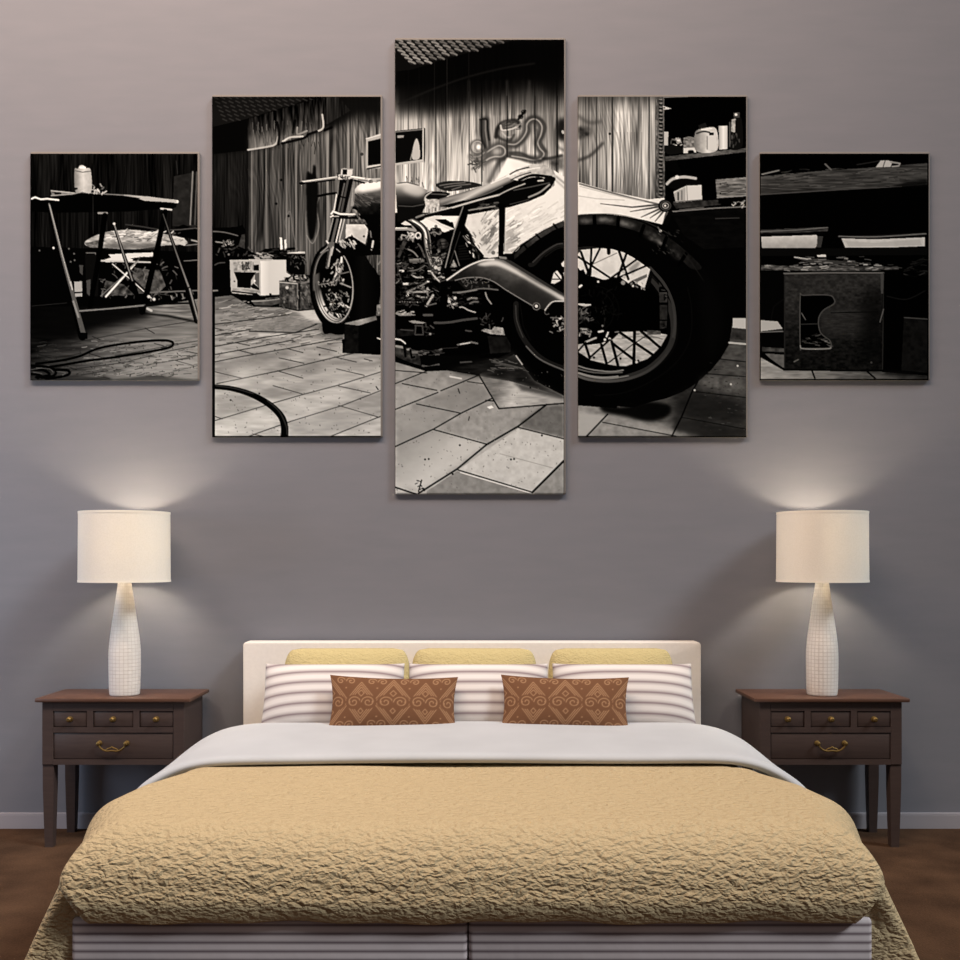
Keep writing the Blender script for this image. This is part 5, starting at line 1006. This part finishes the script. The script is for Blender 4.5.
# scroll pattern of the brown cushions: drawn with the same painter into a small swatch
def scroll_swatch(w, h):
    global ART, AW, AH
    keep = (ART, list(_clip)); S = 6
    ART = np.full((h*S//SS*1, w*S//SS*1), 0., np.float32)
    ART = np.zeros((h*SS, w*SS), np.float32); _clip[:] = [0, 0, w*SS, h*SS]; frame(AX0, AY0, 1.0)
    fr, th_ = 1.0, 1.7
    def ln(p, wd=th_): L(p, wd, fr, 1, 0, False)
    for d in (-6, 0, 6):
        ln([(-60, 20+d), (0, 108+d), (60, 20+d), (120, 108+d), (180, 20+d), (240, 108+d), (300, 20+d)]); ln([(-60, 100+d), (0, 12+d), (60, 100+d), (120, 12+d), (180, 100+d), (240, 12+d), (300, 100+d)])
    def spiral(cx, cy, r, a0, dr, turns=1.5):
        t = np.linspace(0, turns*2*np.pi, 34); rr = r*(1-t/t[-1]*.85); x_, y_ = cx+rr*np.cos(a0+dr*t), cy+rr*np.sin(a0+dr*t)
        E(cx, cy, r+3, r+3, 0.0); L(np.stack([x_, y_], 1), th_+.3, fr)
    for cx in (0, 60, 120, 180, 240):
        spiral(cx-14, 60, 13, 0, -1); spiral(cx+14, 60, 13, np.pi, 1); E(cx, 40, 5, 6, 0); ln([(cx-6, 40), (cx, 33), (cx+6, 40), (cx, 47), (cx-6, 40)]); E(cx, 80, 5, 6, 0); ln([(cx-5, 80), (cx, 74), (cx+5, 80), (cx, 86), (cx-5, 80)])
    for cx in (30, 90, 150, 210):
        for cy in (12, 108): spiral(cx-10, cy, 9, 0, -1, 1.3); spiral(cx+10, cy, 9, np.pi, 1, 1.3)
        D([(cx, 28), (cx, 92), (cx-8, 60), (cx+8, 60)], 1.6, fr)
    a = box_blur(ART, 1.0); ART = keep[0]; _clip[:] = keep[1]
    return a
SW, SH = 240, 120
sw = scroll_swatch(SW, SH)
cl_ = ['brown scroll patterned cushion on the left, in front of the striped pillows', 'brown scroll patterned cushion on the right, in front of the striped pillows']
v_, f_, u_ = pillow_mesh(.565, .255, .10, 'cushion', 220, 100)
base = mesh_obj('brown_cushion', v_, f_, M['scroll'], uv=u_)
uu = np.array(u_); ix = np.clip(((uu[:, 0]/.565+.5)*(SW*SS-1)).astype(int), 0, SW*SS-1); iy = np.clip(((1-uu[:, 1]/.255)*(SH*SS-1)).astype(int), 0, SH*SS-1)
tval = sw[iy, ix][:, None]
c0 = np.array(lin(110, 76, 54)[:3]); c1 = np.array(lin(158, 122, 92)[:3])
col = np.ones((len(uu), 4), np.float32); col[:, :3] = c0*(1-tval)+c1*tval
ca = base.data.color_attributes.new('print', 'FLOAT_COLOR', 'POINT'); ca.data.foreach_set('color', col.ravel())
for k, px in enumerate((393.5, 563.5)):
    o = base if k == 0 else base.copy()
    if k: C.objects.link(o)
    place(o, (px-CX)/227, -.555, .555, 20, (2, -2)[k], (1.2, 1.0)[k]); tag(o, cl_[k], 'cushion', 'brown scroll patterned cushions')

# ---- nightstands
def leg_bm(bm, x0, y0, top, bot, zt):
    """square tapering leg, cx cy centre"""
    lv = [(zt, top, 0), (zt*.72, top*.98, 0), (zt*.35, top*.86, 0), (0, bot, 0)]; rings = []
    for z, s, _ in lv: rings.append([bm.verts.new((x0+sx*s/2, y0+sy*s/2, z)) for sx, sy in ((-1, -1), (1, -1), (1, 1), (-1, 1))])
    for a, b in zip(rings, rings[1:]):
        for i in range(4): bm.faces.new((a[i], a[(i+1) % 4], b[(i+1) % 4], b[i]))
    bm.faces.new(rings[0]); bm.faces.new(rings[-1][::-1])
def make_nightstand(x, label):
    n = empty('nightstand', (x, -.2, 0), label, 'nightstand', 'dark wood nightstands beside the bed')
    W, D0, D1 = .645, -.15, .165          # case width, front and back (local y; front towards the camera)
    hw = W/2; zb, zt = .378, .663
    bm = bmesh.new(); add_box(bm, -.350, .353, -.168, .178, .663, .681, .005, 2); bm_obj('top', bm, M['wood_top'], n, True)
    bm = bmesh.new(); t_ = .03
    # carcass: sides, back, bottom rail, rails between the drawers; drawers sit in the openings
    add_box(bm, -hw, -hw+.05, D0, D1, zb, zt, .002, 1); add_box(bm, hw-.05, hw, D0, D1, zb, zt, .002, 1); add_box(bm, -hw, hw, D1-.02, D1, zb, zt)
    for z0, z1 in ((zb, .402), (.524, .548), (.622, zt)): add_box(bm, -hw+.05, hw-.05, D0, D1-.02, z0, z1)
    for xx in (-.105, .105): add_box(bm, xx-.014, xx+.014, D0, D1-.02, .548, .622)
    bm_obj('case', bm, M['wood'], n, True)
    for sx in (-1, 1):
        for yy in (D0+.03, D1-.03):
            bm = bmesh.new(); leg_bm(bm, sx*(hw-.0255), yy, .05, .036, zb); bm_obj('leg', bm, M['wood'], n)
    for k, (xa, xb) in enumerate(((-hw+.0525, -.1215), (-.0885, .0885), (.1215, hw-.0525))):
        bm = bmesh.new(); add_box(bm, xa, xb, D0+.004, D0+.2, .5505, .6195, .0025, 2); dr = bm_obj('drawer', bm, M['wood'], n, True)
        bm = bmesh.new(); cxk = (xa+xb)/2
        add_lathe(bm, [(.0125, 0), (.013, -.003), (.006, -.005), (.005, -.012), (.0105, -.018), (.011, -.023), (.006, -.028)], 20, (cxk, D0+.004, .585), 'y'); bm_obj('knob', bm, M['brass'], dr, True)
    bm = bmesh.new(); add_box(bm, -hw+.0525, hw-.0525, D0+.004, D0+.24,   .4045, .5215, .0025, 2); dr = bm_obj('drawer', bm, M['wood'], n, True)
    bm = bmesh.new()
    for sx in (-1, 1): add_lathe(bm, [(.012, 0), (.012, -.003), (.005, -.006), (.005, -.016), (.009, -.018), (.009, -.024), (.004, -.027)], 18, (sx*.062, D0+.004, .476), 'y')
    yh = D0-.016
    pts = curve([(-.062, .476), (-.056, .462), (-.045, .452), (-.034, .446), (-.02, .443), (0, .445), (.02, .443), (.034, .446), (.045, .452), (.056, .462), (.062, .476)])
    add_tube(bm, [(p[0], yh, p[1]) for p in pts], .0042, 8)
    pts = curve([(-.028, .445), (-.02, .453), (-.008, .457), (0, .461), (.008, .457), (.02, .453), (.028, .445)])
    add_tube(bm, [(p[0], yh, p[1]) for p in pts], .0032, 8)
    bm_obj('handle', bm, M['brass'], dr, True)
    return n
ns = make_nightstand(-1.628, 'dark wood nightstand with four drawers, left of the bed')
n2 = copy_tree(ns); n2.location = (1.628, -.2, 0); n2['label'] = 'dark wood nightstand with four drawers, right of the bed'

# ---- table lamps
def make_lamp(x, y, label):
    l = empty('table_lamp', (x, y, .681), label, 'lamp', 'pair of white table lamps on the nightstands')
    prof = [(.063, 0), (.0675, .006), (.070, .04), (.0715, .10), (.072, .16), (.071, .21), (.0665, .26), (.060, .31), (.052, .365), (.044, .42), (.037, .47), (.031, .515), (.0285, .545), (.026, .56)]
    P2 = curve(prof, False, 5); n = 56; rows = len(P2); verts, faces, uv = [], [], []
    zz = 0
    for j, (r, z) in enumerate(P2):
        for i in range(n+1): a = 2*math.pi*i/n; verts.append((r*math.cos(a), r*math.sin(a), z)); uv.append((i/n*24, z/.0168))
    for j in range(rows-1):
        for i in range(n): faces.append((j*(n+1)+i, j*(n+1)+i+1, (j+1)*(n+1)+i+1, (j+1)*(n+1)+i))
    faces.append(tuple(range(n))[::-1]); faces.append(tuple((rows-1)*(n+1)+i for i in range(n)))
    mesh_obj('base', verts, faces, M['ceramic'], l, uv=uv)
    bm = bmesh.new(); add_lathe(bm, [(.012, .555), (.012, .60), (.017, .602), (.017, .64), (.014, .645)], 20); bm_obj('socket', bm, M['brass'], l, True)
    bm = bmesh.new(); add_lathe(bm, [(.011, .645), (.013, .66), (.019, .68), (.021, .70), (.018, .718), (.010, .728), (.003, .731)], 24); bb = bm_obj('bulb', bm, M['bulb'], l, True)
    bb.visible_shadow = True
    sh = bmesh.new(); n = 96; z0, z1, r0, r1 = .525, .848, .2055, .2035
    add_lathe(sh, [(r0, z0), (r1, z1), (r1-.0025, z1), (r0-.0025, z0), (r0, z0)], n, cap=False); so = bm_obj('lamp_shade', sh, M['shade'], l, True)
    for z, r in ((z0+.004, r0), (z1-.004, r1)):
        bm = bmesh.new(); add_lathe(bm, [(r+.0012, z-.005), (r+.0012, z+.005), (r-.0036, z+.005), (r-.0036, z-.005), (r+.0012, z-.005)], n, cap=False); bm_obj('shade_trim', bm, M['shade_trim'], so, True)
    bm = bmesh.new()
    for k in range(3):
        a = R(120*k+20); add_tube(bm, [(.015*math.cos(a), .015*math.sin(a), .64), (.10*math.cos(a), .10*math.sin(a), z1-.03), ((r1-.002)*math.cos(a), (r1-.002)*math.sin(a), z1-.012)], .0018, 6)
    bm_obj('shade_frame', bm, M['brass'], l)
    return l
lamps = [make_lamp(-1.614, -.236, 'white table lamp with drum shade on the left nightstand')]
lr = copy_tree(lamps[0]); lr.location = (1.627, -.236, .681); lr['label'] = 'white table lamp with drum shade on the right nightstand'; lamps.append(lr)
for l, pw in zip(lamps, LAMP_W):
    ld = bpy.data.lights.new('lamp_light', 'POINT'); ld.energy = pw; ld.color = (1, .83, .60); ld.shadow_soft_size = .036
    lo = bpy.data.objects.new('lamp_light', ld); C.objects.link(lo); lo.location = (l.location.x, l.location.y, .681+.702)
    lo.visible_camera = False

# ---- light: daylight in the room, added warm and cool fill lights, the lamps
def area(name, loc, target, size, sy, power, col, spread=180):
    d = bpy.data.lights.new(name, 'AREA'); d.shape = 'RECTANGLE'; d.size = size; d.size_y = sy; d.energy = power; d.color = col; d.spread = R(spread)
    o = bpy.data.objects.new(name, d); C.objects.link(o); o.location = loc
    o.rotation_euler = (Vector(target)-Vector(loc)).to_track_quat('-Z', 'Y').to_euler(); return o
sd = bpy.data.lights.new('sun', 'SUN'); sd.energy = SUN; sd.angle = R(15); sd.color = (.93, .98, 1)
so = bpy.data.objects.new('sun', sd); C.objects.link(so); so.rotation_euler = Vector((-1.2, .62, -1.3)).to_track_quat('-Z', 'Y').to_euler()
area('warm_wall_fill', (-1.7, -2.6, 5.7), (-1.3, 0, 3.2), 6.0, .7, WARM_FILL, (1, .76, .59))  # added area light that warms the upper wall; no fixture behind it
area('cool_left_fill', (-4.5, -1.5, 1.3), (-1.6, 0, .8), 1.6, 1.6, COOL_FILL, (.70, .82, 1))  # added cool fill for the lower left wall; no window behind it
w = bpy.data.worlds.new('room_light'); bpy.context.scene.world = w; w.use_nodes = True
nt = w.node_tree; bg = nt.nodes['Background']; bg.inputs[1].default_value = AMB
tc = nt.nodes.new('ShaderNodeTexCoord'); sp = nt.nodes.new('ShaderNodeSeparateXYZ'); nt.links.new(tc.outputs['Generated'], sp.inputs[0])
rp = nt.nodes.new('ShaderNodeValToRGB'); ma = nt.nodes.new('ShaderNodeMath'); ma.operation = 'MULTIPLY_ADD'; ma.inputs[1].default_value = .5; ma.inputs[2].default_value = .5
nt.links.new(sp.outputs[2], ma.inputs[0]); nt.links.new(ma.outputs[0], rp.inputs[0])
rp.color_ramp.elements[0].position = .4; rp.color_ramp.elements[0].color = (.10, .11, .14, 1); rp.color_ramp.elements[1].position = .9; rp.color_ramp.elements[1].color = (1, .97, .98, 1)
nt.links.new(rp.outputs[0], bg.inputs[0])

# ---- camera
cd = bpy.data.cameras.new('camera'); cam = bpy.data.objects.new('camera', cd); C.objects.link(cam)
cam.location = (0, CAMY, CAMZ); cam.rotation_euler = (R(90), 0, 0)
cd.sensor_width = 36; cd.lens = 36*FPX/960; cd.shift_x = (480-CX)/960; cd.shift_y = (HZ-480)/960
S = bpy.context.scene; S.camera = cam
S.view_settings.view_transform = 'Standard'; S.view_settings.look = 'None'; S.view_settings.gamma = 1; S.view_settings.use_curve_mapping = False
S.view_settings.exposure = EXPO
